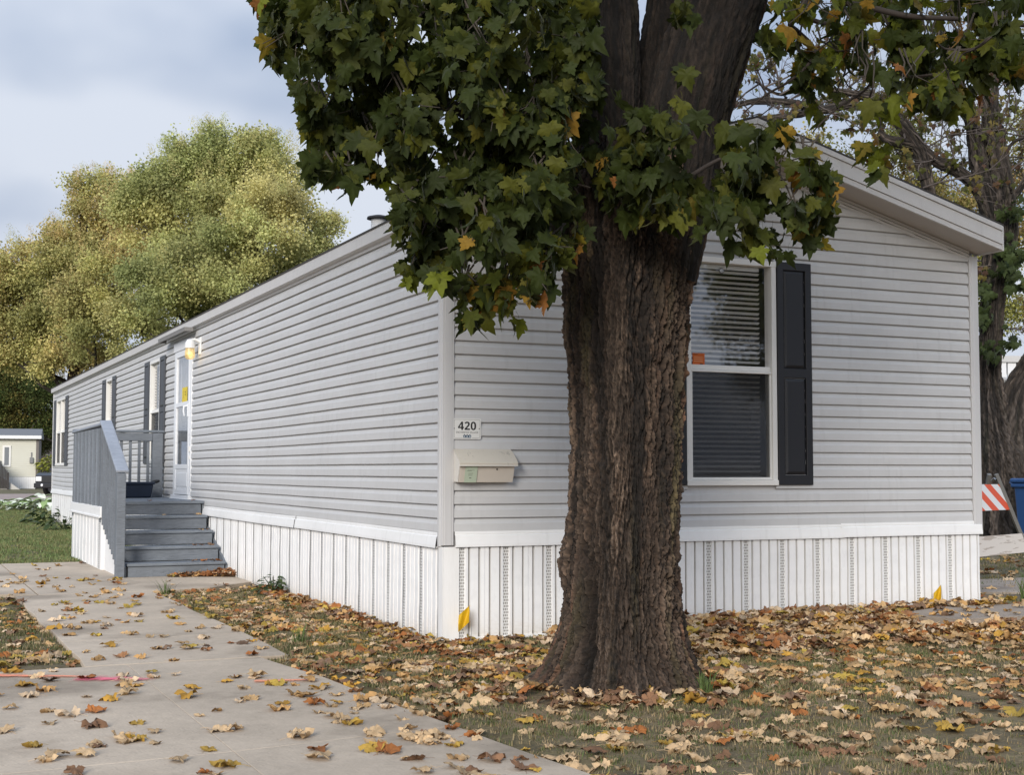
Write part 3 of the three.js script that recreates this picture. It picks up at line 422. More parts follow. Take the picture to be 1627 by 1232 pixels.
  for (let i = 0; i < 10; i++) { const t = (i + 0.7) / 10.6, z = lerp(zf, zd - 0.05, t), yb = lerp(0.06, 0.62, t), yt = lerp(1.19, 1.80, t); mesh('baluster', uvw(bx(PX - 0.045, PX - 0.009, yb, yt, z - 0.019, z + 0.019, 0.004), i + 40), W, g); }
  // white skirting round the porch
  mesh('porch_skirting', merge([bx(PX - 0.035, PX - 0.02, 0.01, 0.72, zb, zd - 0.02, 0.003), bx(PX - 0.03, -1.19, 0.01, 0.66, zd - 0.02, zd + 0.0, 0.003), bx(PX - 0.0, X0 - 0.04, 0.01, 0.45, zd + 0.001, zf - 0.35, 0.003)]), M.white, g);
  mesh('porch_skirting_rail', merge([bx(PX - 0.06, PX - 0.036, 0.66, 0.80, zb, zd + 0.01, 0.006), bx(PX - 0.06, -1.20, 0.66, 0.80, zd + 0.011, zd + 0.03, 0.006), bx(PX - 0.075, PX - 0.061, 0.655, 0.68, zb, zd + 0.02, 0.004)]), M.white, g);
  mesh('vent_strip', planarUV(new THREE.PlaneGeometry(0.12, 0.62).rotateY(-Math.PI / 2).translate(PX - 0.0375, 0.33, zd - 0.2), (x, y, z) => [z / 0.05, y / 0.5]), M.vent, g);
  for (let i = 0; i < 8; i++) mesh('skirting_rib', bx(PX - 0.044, PX - 0.0355, 0.02, 0.655, zd - 0.4 - i * 0.33, zd - 0.4 - i * 0.33 + 0.012, 0.003), M.white, g);
  // blue tote on the deck
  const t = thing('storage_tote', 'dark blue plastic tote standing on the porch behind the balusters', 'tote', V(-0.66, 0.862, zb + 0.62)), B = std(0.008, 0.016, 0.036, 0.45);
  const tp = (w, h, d, k) => { const q = box(w, h, d, 0, h / 2, 0, 0.02), p = q.attributes.position; for (let i = 0; i < p.count; i++) { const s = 1 + k * p.getY(i) / h; p.setX(i, p.getX(i) * s); p.setZ(i, p.getZ(i) * s); } q.computeVertexNormals(); return q; };
  mesh('body', tp(0.68, 0.2, 0.4, 0.1), B, t); mesh('rim', merge([bx(-0.39, 0.39, 0.19, 0.225, -0.24, -0.205, 0.01), bx(-0.39, 0.39, 0.19, 0.225, 0.205, 0.24, 0.01), bx(-0.39, -0.355, 0.19, 0.225, -0.2, 0.2, 0.01), bx(0.355, 0.39, 0.19, 0.225, -0.2, 0.2, 0.01)]), B, t);
  mesh('handle', tube([V(0.36, 0.2, -0.1), V(0.46, 0.235, -0.09), V(0.46, 0.235, 0.09), V(0.36, 0.2, 0.1)], 0.02, 8), M.black, t);
}

// ---------------------------------------------------------------- bark and leaves
const barkBump = dataTex(512, 512, (u, v) => { const a = tn(u + 0.02 * tf(u, v, 8, 91, 2), v * 0.25, 32, 93), b = tf(u, v, 64, 95, 3); return [clamp(0.7 * Math.abs(a * 2 - 1) + 0.4 * b, 0, 1)]; });
M.bark = std(1, 1, 1, 0.95, { vertexColors: true, bumpMap: barkBump, bumpScale: 0.008 });
// a trunk or limb through points with radii, its bark modelled as ridges and furrows
function barkStem(ctrl, radii, o = {}) {
  const curve = new THREE.CatmullRomCurve3(ctrl, false, 'centripetal'), L = curve.getLength(), nv = o.nv ?? Math.max(8, Math.round(L / (o.dv ?? 0.03))), nu = o.nu ?? 48, NC = Math.max(5, Math.round(2 * Math.PI * (radii[0] + radii[radii.length - 1]) / 2 / (o.cell ?? 0.05))), depth = o.depth ?? 0.02, cell = o.cell ?? 0.05;
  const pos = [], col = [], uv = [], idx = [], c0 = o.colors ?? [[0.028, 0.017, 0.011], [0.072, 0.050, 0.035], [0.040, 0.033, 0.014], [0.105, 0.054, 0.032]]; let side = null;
  for (let i = 0; i <= nv; i++) {
    const t = i / nv, p = curve.getPointAt(t), T = curve.getTangentAt(t), ut = curve.getUtoTmapping(t) * (radii.length - 1), k = Math.min(Math.floor(ut), radii.length - 2), R = lerp(radii[k], radii[k + 1], ut - k), s = t * L;
    if (!side) side = V(0, 0, 1).cross(T).normalize(); else side.addScaledVector(T, -side.dot(T)).normalize();
    const s2 = T.clone().cross(side);
    for (let j = 0; j <= nu; j++) {
      const a = j / nu * 2 * Math.PI, ca = Math.cos(a), sa = Math.sin(a), sd = o.seed ?? 0, P = p.clone(), ext = o.shape ? o.shape(P.y, a, ca, sa, R) : 0, q = (R + ext) / cell;
      const sy = s / (cell * (o.long ?? 11)), wu = 0.9 * noise(ca * q * 0.25 + sd, s * 1.9, sa * q * 0.25) + 0.45 * noise(ca * q * 0.8, s * 7, sa * q * 0.8 + sd) + 0.22 * noise(ca * q * 1.5, s * 17, sa * q * 1.5 + sd);
      const U = a / (2 * Math.PI) * NC + wu, Vv = sy + 0.5 * noise(ca * q * 0.5, s * 3 + sd, sa * q * 0.5), iu = Math.floor(U), iv = Math.floor(Vv); let f1 = 9, f2 = 9, id = 0;
      for (let y = -1; y <= 1; y++) for (let x = -1; x <= 1; x++) { const cx = ((iu + x) % NC + NC) % NC, hx = hash(cx, iv + y, 7), hy = hash(cx, iv + y, 8) * 1.0, dx = iu + x + hx - U, dy = (iv + y + hy - Vv) * 0.55, dd = Math.hypot(dx, dy); if (dd < f1) { f2 = f1; f1 = dd; id = hash(cx, iv + y, 9); } else if (dd < f2) f2 = dd; }
      const n2 = noise(ca * q * 1.7 + wu * 2, sy * 3.2 + 7, sa * q * 1.7), n3 = noise(ca * q * 4.2, sy * 7 + 3, sa * q * 4.2), n4 = noise(ca * q * 9, sy * 20 + 5, sa * q * 9);
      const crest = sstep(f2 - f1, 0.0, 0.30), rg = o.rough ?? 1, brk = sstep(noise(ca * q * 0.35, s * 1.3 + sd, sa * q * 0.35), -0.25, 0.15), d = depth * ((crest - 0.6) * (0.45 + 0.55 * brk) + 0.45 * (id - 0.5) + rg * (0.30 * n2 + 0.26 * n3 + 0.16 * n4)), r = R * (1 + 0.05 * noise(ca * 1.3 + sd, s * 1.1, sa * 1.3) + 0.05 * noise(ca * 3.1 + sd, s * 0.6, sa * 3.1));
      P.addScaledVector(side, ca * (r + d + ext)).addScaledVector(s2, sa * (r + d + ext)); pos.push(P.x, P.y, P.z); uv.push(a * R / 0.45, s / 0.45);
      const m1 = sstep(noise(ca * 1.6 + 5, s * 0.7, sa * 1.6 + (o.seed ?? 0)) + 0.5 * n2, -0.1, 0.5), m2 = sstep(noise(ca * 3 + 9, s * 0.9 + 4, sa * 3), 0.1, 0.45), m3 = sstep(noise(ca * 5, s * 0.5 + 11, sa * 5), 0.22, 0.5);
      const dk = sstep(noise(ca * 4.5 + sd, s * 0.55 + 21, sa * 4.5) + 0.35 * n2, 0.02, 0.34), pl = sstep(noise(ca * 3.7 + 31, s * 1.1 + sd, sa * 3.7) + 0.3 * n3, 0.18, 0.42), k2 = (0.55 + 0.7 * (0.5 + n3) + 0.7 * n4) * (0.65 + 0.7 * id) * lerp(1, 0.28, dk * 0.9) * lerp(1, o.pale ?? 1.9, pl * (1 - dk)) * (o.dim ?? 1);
      for (let c = 0; c < 3; c++) { let v = lerp(c0[0][c], c0[1][c], (m1 * 0.6 + 0.4) * lerp(0.25, 1.15, crest)); v = lerp(v, c0[2][c], m2 * 0.7); v = lerp(v, c0[3][c], m3 * 0.75); if (o.stain) v *= 1 - 0.75 * o.stain(P.y, a, ca, sa, n2); col.push(v * k2); }  // furrows darker than crests: inner bark tone plus crack shade in the colour
    }
  }
  for (let i = 0; i < nv; i++) for (let j = 0; j < nu; j++) { const a = i * (nu + 1) + j, b = a + nu + 1; idx.push(a, a + 1, b, b, a + 1, b + 1); }
  const g = new THREE.BufferGeometry(); g.setAttribute('position', new THREE.Float32BufferAttribute(pos, 3)); g.setAttribute('uv', new THREE.Float32BufferAttribute(uv, 2)); g.setAttribute('color', new THREE.Float32BufferAttribute(col, 3)); g.setIndex(idx); g.computeVertexNormals(); return g;
}
const LEAF = [[0.03, -0.02], [0.12, -0.08], [0.27, -0.15], [0.27, -0.07], [0.43, -0.06], [0.40, 0.04], [0.38, 0.10], [0.53, 0.15], [0.62, 0.30], [0.52, 0.33], [0.47, 0.43], [0.38, 0.43], [0.28, 0.43], [0.30, 0.54], [0.26, 0.67], [0.16, 0.68], [0.10, 0.82], [0, 1.0]];
function leafGeo(o, sd) {                                          // one five-lobed maple leaf of length 1, folded along its veins
  const full = [...LEAF, ...LEAF.slice(0, -1).reverse().map(([x, y]) => [-x, y])], pos = [], idx = [], uv = [];
  const bend = (x, y) => { const a = Math.abs(x), vein = 0.5 + 0.5 * Math.cos(Math.atan2(x, y + 0.05) * 6.5); return o.fold * a - o.droop * y * y - o.side * a * a + o.curl * (noise(x * 2.3 + sd * 7, y * 2.3, sd) + 0.6 * noise(x * 5 + sd, y * 5, sd * 3)) + o.lobe * Math.pow(Math.hypot(x, y - 0.2), 2) * (0.6 + 0.6 * noise(sd * 9, Math.atan2(x, y) * 2)) - 0.02 * vein; };
  const put = (x, y) => { const jx = x * (1 + 0.12 * noise(sd * 5, y * 4)), k = o.shrink ? 1 - o.shrink * Math.abs(bend(x, y)) : 1; pos.push(jx * k, y * k, bend(x, y)); uv.push(x, y); };
  put(0, 0.22); for (const [x, y] of full) put(x * 0.55, 0.22 + (y - 0.22) * 0.55); for (const [x, y] of full) put(x, y);
  const n = full.length; for (let i = 0; i < n; i++) { const j = (i + 1) % n; idx.push(0, 1 + i, 1 + j, 1 + i, 1 + n + i, 1 + n + j, 1 + i, 1 + n + j, 1 + j); }
  const g = new THREE.BufferGeometry(); g.setAttribute('position', new THREE.Float32BufferAttribute(pos, 3)); g.setAttribute('uv', new THREE.Float32BufferAttribute(uv, 2)); g.setIndex(idx);
  const st = tube([V(0, -0.55, -0.06), V(0.02, -0.25, 0.01), V(0, 0.02, pos[2])], [0.008, 0.008, 0.01], 3); st.deleteAttribute('normal'); st.deleteAttribute('uv'); st.setAttribute('uv', new THREE.Float32BufferAttribute(new Float32Array(st.attributes.position.count * 2), 2));
  const m = mergeGeometries([g, st]); m.computeVertexNormals(); return m;
}
const liveLeaf = [0, 1, 2, 3].map((k) => leafGeo({ fold: 0.16, droop: 0.25 + 0.12 * k, side: 0.35, curl: 0.12, lobe: -0.15 }, k + 1));
const dryLeaf = [0, 1, 2, 3, 4].map((k) => leafGeo({ fold: 0.10, droop: -0.05, side: -0.1, curl: 0.16 + 0.06 * k, lobe: 0.05 + 0.09 * k, shrink: 0.25 }, k + 11));
const leafVein = dataTex(256, 256, (u, v) => { const a = tf(u, v, 8, 101, 4), s = tn(u, v, 40, 103) > 0.9 ? 0.22 : 0; return [clamp(0.82 + 0.35 * (a - 0.5) - s, 0, 1)]; });
const leafMat = (c) => new THREE.MeshPhysicalMaterial({ color: new THREE.Color().setRGB(...c), roughness: 0.7, specularIntensity: 0.35, transmission: 0.42, thickness: 0, map: leafVein });
const dryMat = (c) => std(...c, 0.85, { map: leafVein });
const basis = new THREE.Matrix4();
function leafMatrix(p, tip, up, size) { const y = tip.clone().normalize(), z = up.clone().addScaledVector(y, -up.dot(y)).normalize(), x = y.clone().cross(z); return new THREE.Matrix4().makeBasis(x, y, z).scale(V(size, size, size)).setPosition(p); }
function scatter(name, geo, mat, list, parent, colors) {           // list of matrices
  const m = new THREE.InstancedMesh(geo, mat, list.length); m.name = name; m.castShadow = m.receiveShadow = true; list.forEach((q, i) => { m.setMatrixAt(i, q); if (colors) m.setColorAt(i, colors[i]); }); stuff(m); parent.add(m); return m;
}
const C = (r, g, b) => new THREE.Color().setRGB(r, g, b);

// ---------------------------------------------------------------- the big maple in front of the home
const maple = thing('maple_tree', 'large maple with thick furrowed trunk and green and yellow leaves in front of the home', 'tree');
{
  const D = 7.6, dirL = at(600, 700, D).sub(at(995, 700, D)).normalize();
  const base = at(987, 1098, D); base.y = -0.08;
  const ax = [base, at(988, 1000, D), at(989, 900, D), at(995, 700, D), at(994, 500, D), at(999, 400, D), at(1003, 320, D - 0.02), at(1010, 240, D)];
  const butt = [[0.35, 0.2], [1.45, 0.12], [2.45, 0.17], [3.5, 0.26], [4.6, 0.15], [5.5, 0.2]];
  const shape = (y, a, ca, sa) => {
    let e = 0.05 * Math.exp(-Math.max(0, y) / 0.16) + 0.022 * noise(ca * 4, y * 2.2, sa * 4);
    for (const [b, w] of butt) { const q = Math.cos(a - b); if (q > 0) e += w * Math.pow(q, 9) * Math.exp(-Math.max(0, y) / 0.15) + 0.02 * Math.pow(q, 6) * Math.exp(-Math.max(0, y) / 0.7); }
    const cl = Math.cos(a - (CLEFT - 0.16 * y)); if (cl > 0) e += 0.045 * Math.exp(-Math.pow((y - 0.72) / 0.12, 2)) * Math.pow(Math.max(0, Math.cos(a - CLEFT - SIDE)), 14); e -= 0.085 * Math.pow(cl, 160) * (1 - sstep(y, 0.7, 1.3)) + 0.015 * Math.pow(cl, 30) * (1 - sstep(y, 0.4, 1.4));
    e += 0.02 * Math.pow(Math.max(0, Math.cos(a - CLEFT - 0.35)), 20) * (1 - sstep(y, 0.9, 2));
    return e;
  };
  // angle of the surface direction that faces the viewer's left
  const toEye = EYE.clone().sub(base).setY(0).normalize(), cdir = toEye.clone().multiplyScalar(0.86).addScaledVector(dirL, 0.5).normalize();
  const T0 = ax[1].clone().sub(ax[0]).normalize(), sd0 = V(0, 0, 1).cross(T0).normalize(), sd1 = T0.clone().cross(sd0), CLEFT = Math.atan2(cdir.dot(sd1), cdir.dot(sd0)), SIDE = Math.atan2(dirL.dot(sd1), dirL.dot(sd0)) - CLEFT;
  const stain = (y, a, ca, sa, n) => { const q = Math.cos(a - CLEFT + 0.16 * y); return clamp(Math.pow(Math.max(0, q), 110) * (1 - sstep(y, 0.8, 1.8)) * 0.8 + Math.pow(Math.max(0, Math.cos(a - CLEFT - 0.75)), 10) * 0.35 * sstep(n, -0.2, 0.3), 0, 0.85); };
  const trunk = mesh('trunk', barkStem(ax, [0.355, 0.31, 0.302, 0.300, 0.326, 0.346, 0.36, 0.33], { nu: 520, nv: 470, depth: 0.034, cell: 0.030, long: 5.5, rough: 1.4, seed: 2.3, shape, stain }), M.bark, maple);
  const limb = (pts, r, o = {}, name = 'limb') => mesh(name, barkStem(pts, r, { nu: 140, dv: 0.016, depth: 0.018, cell: 0.032, pale: 1.1, dim: 0.38, rough: 1.4, seed: rr(0, 50), ...o }), M.bark, maple);  // bark colour dimmed: the shade under the crown is painted into the limbs
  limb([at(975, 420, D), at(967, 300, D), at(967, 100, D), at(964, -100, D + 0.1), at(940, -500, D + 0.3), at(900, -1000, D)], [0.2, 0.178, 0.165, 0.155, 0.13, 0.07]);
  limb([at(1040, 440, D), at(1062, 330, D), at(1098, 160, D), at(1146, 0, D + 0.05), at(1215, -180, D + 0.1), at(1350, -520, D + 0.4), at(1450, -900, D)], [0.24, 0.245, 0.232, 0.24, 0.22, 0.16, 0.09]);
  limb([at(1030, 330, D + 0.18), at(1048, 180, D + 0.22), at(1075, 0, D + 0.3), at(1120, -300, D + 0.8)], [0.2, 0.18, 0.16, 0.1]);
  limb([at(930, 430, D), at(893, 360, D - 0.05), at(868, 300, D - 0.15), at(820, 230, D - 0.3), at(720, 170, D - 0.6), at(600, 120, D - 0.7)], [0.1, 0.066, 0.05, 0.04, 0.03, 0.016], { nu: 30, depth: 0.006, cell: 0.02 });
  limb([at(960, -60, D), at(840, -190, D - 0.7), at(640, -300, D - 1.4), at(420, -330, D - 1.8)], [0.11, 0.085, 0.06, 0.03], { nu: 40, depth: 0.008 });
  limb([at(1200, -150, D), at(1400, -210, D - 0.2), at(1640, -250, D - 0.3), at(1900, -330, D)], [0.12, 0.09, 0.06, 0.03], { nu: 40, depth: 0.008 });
  // twigs seen between the leaves
  const tw = [], twig = (pts, d, r0, r1) => { const q = pts.map(([x, y], i) => at(x, y, d + 0.1 * Math.sin(i * 1.7))), c = new THREE.CatmullRomCurve3(q), n = pts.length * 4, P = c.getPoints(n); tw.push(tube(P, P.map((_, i) => lerp(r0, r1, i / n)), 6)); };
  twig([[1277, -90], [1278, 0], [1270, 25], [1255, 38], [1268, 51], [1291, 74], [1285, 101], [1257, 127], [1215, 152], [1180, 180]], 7.5, 0.022, 0.004); twig([[1270, 25], [1300, 35], [1318, 40], [1343, 62]], 7.5, 0.016, 0.008);
  twig([[1268, 51], [1270, 75], [1240, 85], [1228, 105], [1200, 112]], 7.5, 0.007, 0.003); twig([[1310, -80], [1340, 0], [1375, 10], [1440, 25], [1520, 30]], 7.2, 0.022, 0.012); twig([[1760, 60], [1627, 40], [1592, 45], [1570, 62], [1545, 78], [1505, 78], [1490, 70]], 7.0, 0.014, 0.004);
  twig([[1550, 78], [1527, 88], [1524, 115], [1522, 140]], 7.0, 0.006, 0.002); twig([[1490, 118], [1450, 122], [1395, 116], [1386, 140], [1382, 165], [1398, 190], [1394, 215]], 7.3, 0.009, 0.003); twig([[1395, 116], [1372, 145], [1330, 172], [1300, 200], [1290, 212]], 7.3, 0.008, 0.003);
  twig([[1390, 118], [1405, 140], [1417, 160]], 7.3, 0.006, 0.002); twig([[1100, 330], [1150, 320], [1210, 300], [1270, 280], [1320, 300]], 6.9, 0.016, 0.003); twig([[1080, 290], [1150, 250], [1220, 230], [1300, 225]], 7.0, 0.014, 0.003);
  twig([[1010, 300], [1030, 270], [1040, 240], [1080, 210]], 7.0, 0.01, 0.003); twig([[880, 330], [860, 370], [850, 420], [830, 470]], 7.3, 0.014, 0.003); twig([[870, 300], [800, 340], [740, 390], [735, 470]], 7.0, 0.014, 0.003); twig([[800, 230], [720, 300], [680, 350], [655, 420]], 6.9, 0.013, 0.003);
  twig([[720, 170], [640, 180], [560, 220], [520, 260]], 6.9, 0.012, 0.003); twig([[600, 120], [540, 100], [480, 60], [430, 55]], 6.9, 0.012, 0.003); twig([[780, 120], [790, 60], [800, -40]], 7.2, 0.01, 0.02); twig([[640, -200], [560, -90], [480, -20], [400, -10]], 6.6, 0.02, 0.003); twig([[965, 250], [900, 240], [850, 260], [800, 230]], 7.5, 0.03, 0.012);
  stuff(mesh('twigs', merge(tw), std(0.045, 0.034, 0.028, 0.9), maple));
  // sprays of leaves: [x, y, size] in the outline of the crown, at depths round the trunk
  const sp = [], S = (x, y, r, d, n, hue = 0) => sp.push([x, y, r, d, n, hue]);
  for (const [y, xs, r, n] of [[0, [470, 540, 610, 680, 750, 820, 890], 58, 54], [62, [478, 545, 615, 685, 755, 825, 890], 55, 52], [125, [510, 570, 640, 710, 780, 850, 900], 50, 46], [185, [528, 590, 655, 720, 790, 860, 905], 46, 42], [240, [540, 600, 665, 735, 800, 865, 900], 42, 38], [300, [672, 730, 790, 850, 895], 42, 36], [352, [668, 718, 770, 822, 868], 38, 34], [402, [690, 738, 786, 835, 872], 32, 24]]) for (const x of xs) { S(x + rr(-6, 6), y + rr(-8, 8), r, rr(6.3, 7.0), n * 0.92); if (y < 210 || x > 640) S(x + rr(-12, 12), y + rr(-12, 12), r, rr(7.2, 8.6), n * 0.3); }
  for (const [x, y, r, n, h] of [[441, 70, 26, 10, 0], [452, 20, 30, 10, 0], [497, 255, 18, 7, 0.2], [545, 272, 22, 9, 0.3], [590, 268, 20, 8, 0.3], [640, 320, 24, 9, 0.2], [650, 425, 18, 6, 0.3], [692, 432, 18, 8, 0.4], [745, 455, 24, 10, 0.4], [742, 497, 18, 4, 0.1], [800, 455, 28, 12, 0.4], [770, 480, 22, 6, 0.3], [815, 505, 12, 2, 0.6], [855, 450, 24, 10, 0.2], [840, 420, 26, 10, 0.5], [402, 2, 14, 3, 1]]) S(x, y, r, rr(6.4, 7.0), n, h);
  for (const [x, y, r, n, h] of [[935, 215, 42, 26, 0], [985, 190, 36, 18, 0], [1030, 205, 40, 26, 0], [1080, 185, 38, 20, 0], [1110, 235, 46, 30, 0], [960, 268, 44, 28, 0.1], [1020, 262, 44, 28, 0], [1075, 275, 46, 30, 0], [1130, 285, 46, 26, 0], [1175, 235, 42, 22, 0.1], [1190, 285, 44, 24, 0.1], [1240, 268, 34, 18, 0.6], [1285, 255, 28, 12, 0.7], [1000, 310, 36, 14, 0.1], [1060, 318, 34, 12, 0.3], [1110, 330, 38, 16, 0.2], [1160, 335, 38, 18, 0.1], [1215, 330, 38, 16, 0.1], [1265, 322, 34, 14, 0.1], [1305, 325, 26, 9, 0.1], [1190, 375, 26, 7, 0.2], [1238, 385, 22, 4, 0.1], [1290, 365, 24, 6, 0.1], [1310, 290, 22, 7, 0.2], [1045, 305, 6, 1, 3], [1020, 335, 6, 1, 3], [1080, 100, 16, 3, 0], [1090, 15, 18, 4, 0], [1225, 215, 26, 8, 0.7], [930, 130, 30, 8, 0], [920, 60, 26, 8, 0], [930, 320, 34, 12, 0.1], [900, 290, 40, 18, 0.1], [915, 372, 22, 5, 0.3]]) S(x, y, r, rr(6.5, 7.05), n > 5 && x < 1160 ? n * 1.15 : n, h);
  for (const [x, y, r, n, h] of [[1245, 30, 40, 14, 0.6], [1290, 20, 42, 16, 0.5], [1345, 20, 46, 20, 0.5], [1405, 15, 46, 22, 0.35], [1465, 20, 46, 24, 0.3], [1525, 20, 46, 24, 0.25], [1585, 20, 46, 24, 0.3], [1625, 30, 40, 18, 0.3], [1262, 85, 34, 11, 0.9], [1310, 95, 40, 13, 0.6], [1360, 75, 42, 16, 0.5], [1415, 75, 42, 18, 0.4], [1470, 80, 42, 18, 0.4], [1525, 80, 42, 18, 0.35], [1580, 75, 40, 16, 0.3], [1620, 90, 32, 12, 0.3], [1285, 130, 26, 6, 0.3], [1335, 140, 34, 10, 0.6], [1385, 130, 32, 10, 0.5], [1440, 125, 34, 12, 0.4], [1500, 125, 36, 13, 0.35], [1555, 115, 34, 10, 0.3], [1400, 175, 20, 4, 0.6], [1470, 155, 24, 7, 0.4], [1515, 160, 26, 7, 0.5], [1385, 240, 22, 5, 1.0], [1392, 262, 16, 3, 0.5], [1415, 178, 9, 1, 1], [1305, 175, 18, 3, 0.4], [1240, 60, 24, 5, 0.9]]) { S(x, y, r, rr(6.8, 7.7), n, h); S(x + rr(-14, 14), y - 6, r, rr(7.2, 8.2), n * 0.55, h); }
  const leaves = [];
  const hueOf = (h) => { const y = rnd() < h * 0.28 + 0.015; if (y) { const k = rnd(); return k < 0.5 ? C(0.34 * rr(0.7, 1.1), 0.20 * rr(0.8, 1.1), 0.02) : k < 0.85 ? C(0.17, 0.15 * rr(0.8, 1.1), 0.015) : C(0.30, 0.12, 0.025); } const k = rnd(), g = rr(0.75, 1.25); if (h > 0.15 && rnd() < h * 0.55) return C(0.15 * g, 0.175 * g, 0.012); return k < 0.6 ? C(0.037 * g, 0.053 * g, 0.005 * g) : k < 0.86 ? C(0.066 * g, 0.078 * g, 0.006 * g) : C(0.11 * g, 0.115 * g, 0.01 * g); };
  const stalks = [];
  for (const [x, y, r, d, n, h] of sp) {
    if (n > 8 && !(x > 900 && x < 1185)) for (let k = 0; k < 3; k++) { const a = rr(0, 6.28), c = at(x, y - r * 0.3, d), q = c.clone().addScaledVector(RT, Math.cos(a) * r / 280).addScaledVector(UP, -Math.abs(Math.sin(a)) * r / 300).addScaledVector(FW, gauss() * 0.15), o = at(x + rr(-30, 30), y - r * 1.4, d + 0.15); stalks.push(tube([o, o.clone().lerp(c, 0.6).add(V(gauss() * 0.03, 0, gauss() * 0.03)), c.clone().lerp(q, 0.4), q], [0.006, 0.005, 0.0035, 0.002], 5)); }
    const N = n > 3 ? Math.round(n * 1.75) : n, spin = rr(0, 6.28);
    for (let i = 0; i < N; i++) {
      const q = Math.sqrt(rnd()), a = rnd() * 6.283, p = at(x + Math.cos(a) * q * r, y + Math.sin(a) * q * r, d + gauss() * r / 280 * 1.1);
      const o = V(Math.cos(spin + i), 0, Math.sin(spin + i)), tip = V(0, -1, 0).addScaledVector(o, rr(0.1, 0.9)).addScaledVector(V(gauss(), gauss(), gauss()), 0.3), up = V(gauss(), rr(0.1, 0.9), gauss()).addScaledVector(EYE.clone().sub(p).normalize(), 0.12);
      if (r > 30 && noise(p.x * 3.1, p.y * 3.1, p.z * 3.1) < -0.1) continue;
      leaves.push({ p, m: leafMatrix(p, tip, up, 0.104 * rr(0.6, 1.25)), c: hueOf(h), d: p.distanceTo(EYE) });
    }
  }
  // the crown above: a dome whose underside rises away from the street
  const top = [];
  for (let i = 0; i < 8500; i++) {
    const u = V(gauss(), gauss(), gauss()).normalize(), q = Math.pow(rnd(), 0.34), p = V(0.5 + u.x * 4.6 * q, 6.3 + u.y * 3.1 * q, 2.2 + u.z * 4.4 * q), d = p.clone().sub(EYE).dot(FW), cl = noise(p.x * 0.9, p.y * 0.9, p.z * 0.9);
    if (d < 3.2 || cl < -0.22 || p.y < 1.42 + 0.353 * d + 0.25 * cl) continue;
    const tip = V(u.x * 0.6, -0.8, u.z * 0.6).addScaledVector(V(gauss(), gauss(), gauss()), 0.4), up = V(gauss(), 0.7, gauss());
    top.push({ m: leafMatrix(p, tip, up, 0.14 * rr(0.7, 1.2)), c: hueOf(0.25) });
  }
  leaves.sort((a, b) => a.d - b.d);
  const crown = sub('crown', maple); stuff(mesh('twigs', merge(stalks), std(0.05, 0.04, 0.03, 0.9), maple));
  const tone = [[0.032, 0.047, 0.005], [0.041, 0.058, 0.005], [0.066, 0.078, 0.006], [0.12, 0.125, 0.01], [0.17, 0.15, 0.015], [0.34, 0.20, 0.02], [0.30, 0.12, 0.025]], tm = tone.map((t) => leafMat(t));
  // the first three hundred that show on the near side are leaves of their own
  leaves.slice(0, 300).forEach((l, i) => { let b = 0, e = 9; tone.forEach((t, k) => { const v = Math.abs(t[0] - l.c.r) + Math.abs(t[1] - l.c.g); if (v < e) { e = v; b = k; } }); const m = mesh('leaf', liveLeaf[i % 4], tm[b], crown); m.matrix.copy(l.m); m.matrix.decompose(m.position, m.quaternion, m.scale); });
  const rest = [...leaves.slice(300), ...top], white = leafMat([1, 1, 1]);
  for (let k = 0; k < 4; k++) { const f = rest.filter((_, i) => i % 4 === k); scatter('foliage', liveLeaf[k], white, f.map((l) => l.m), crown, f.map((l) => l.c)); }
}

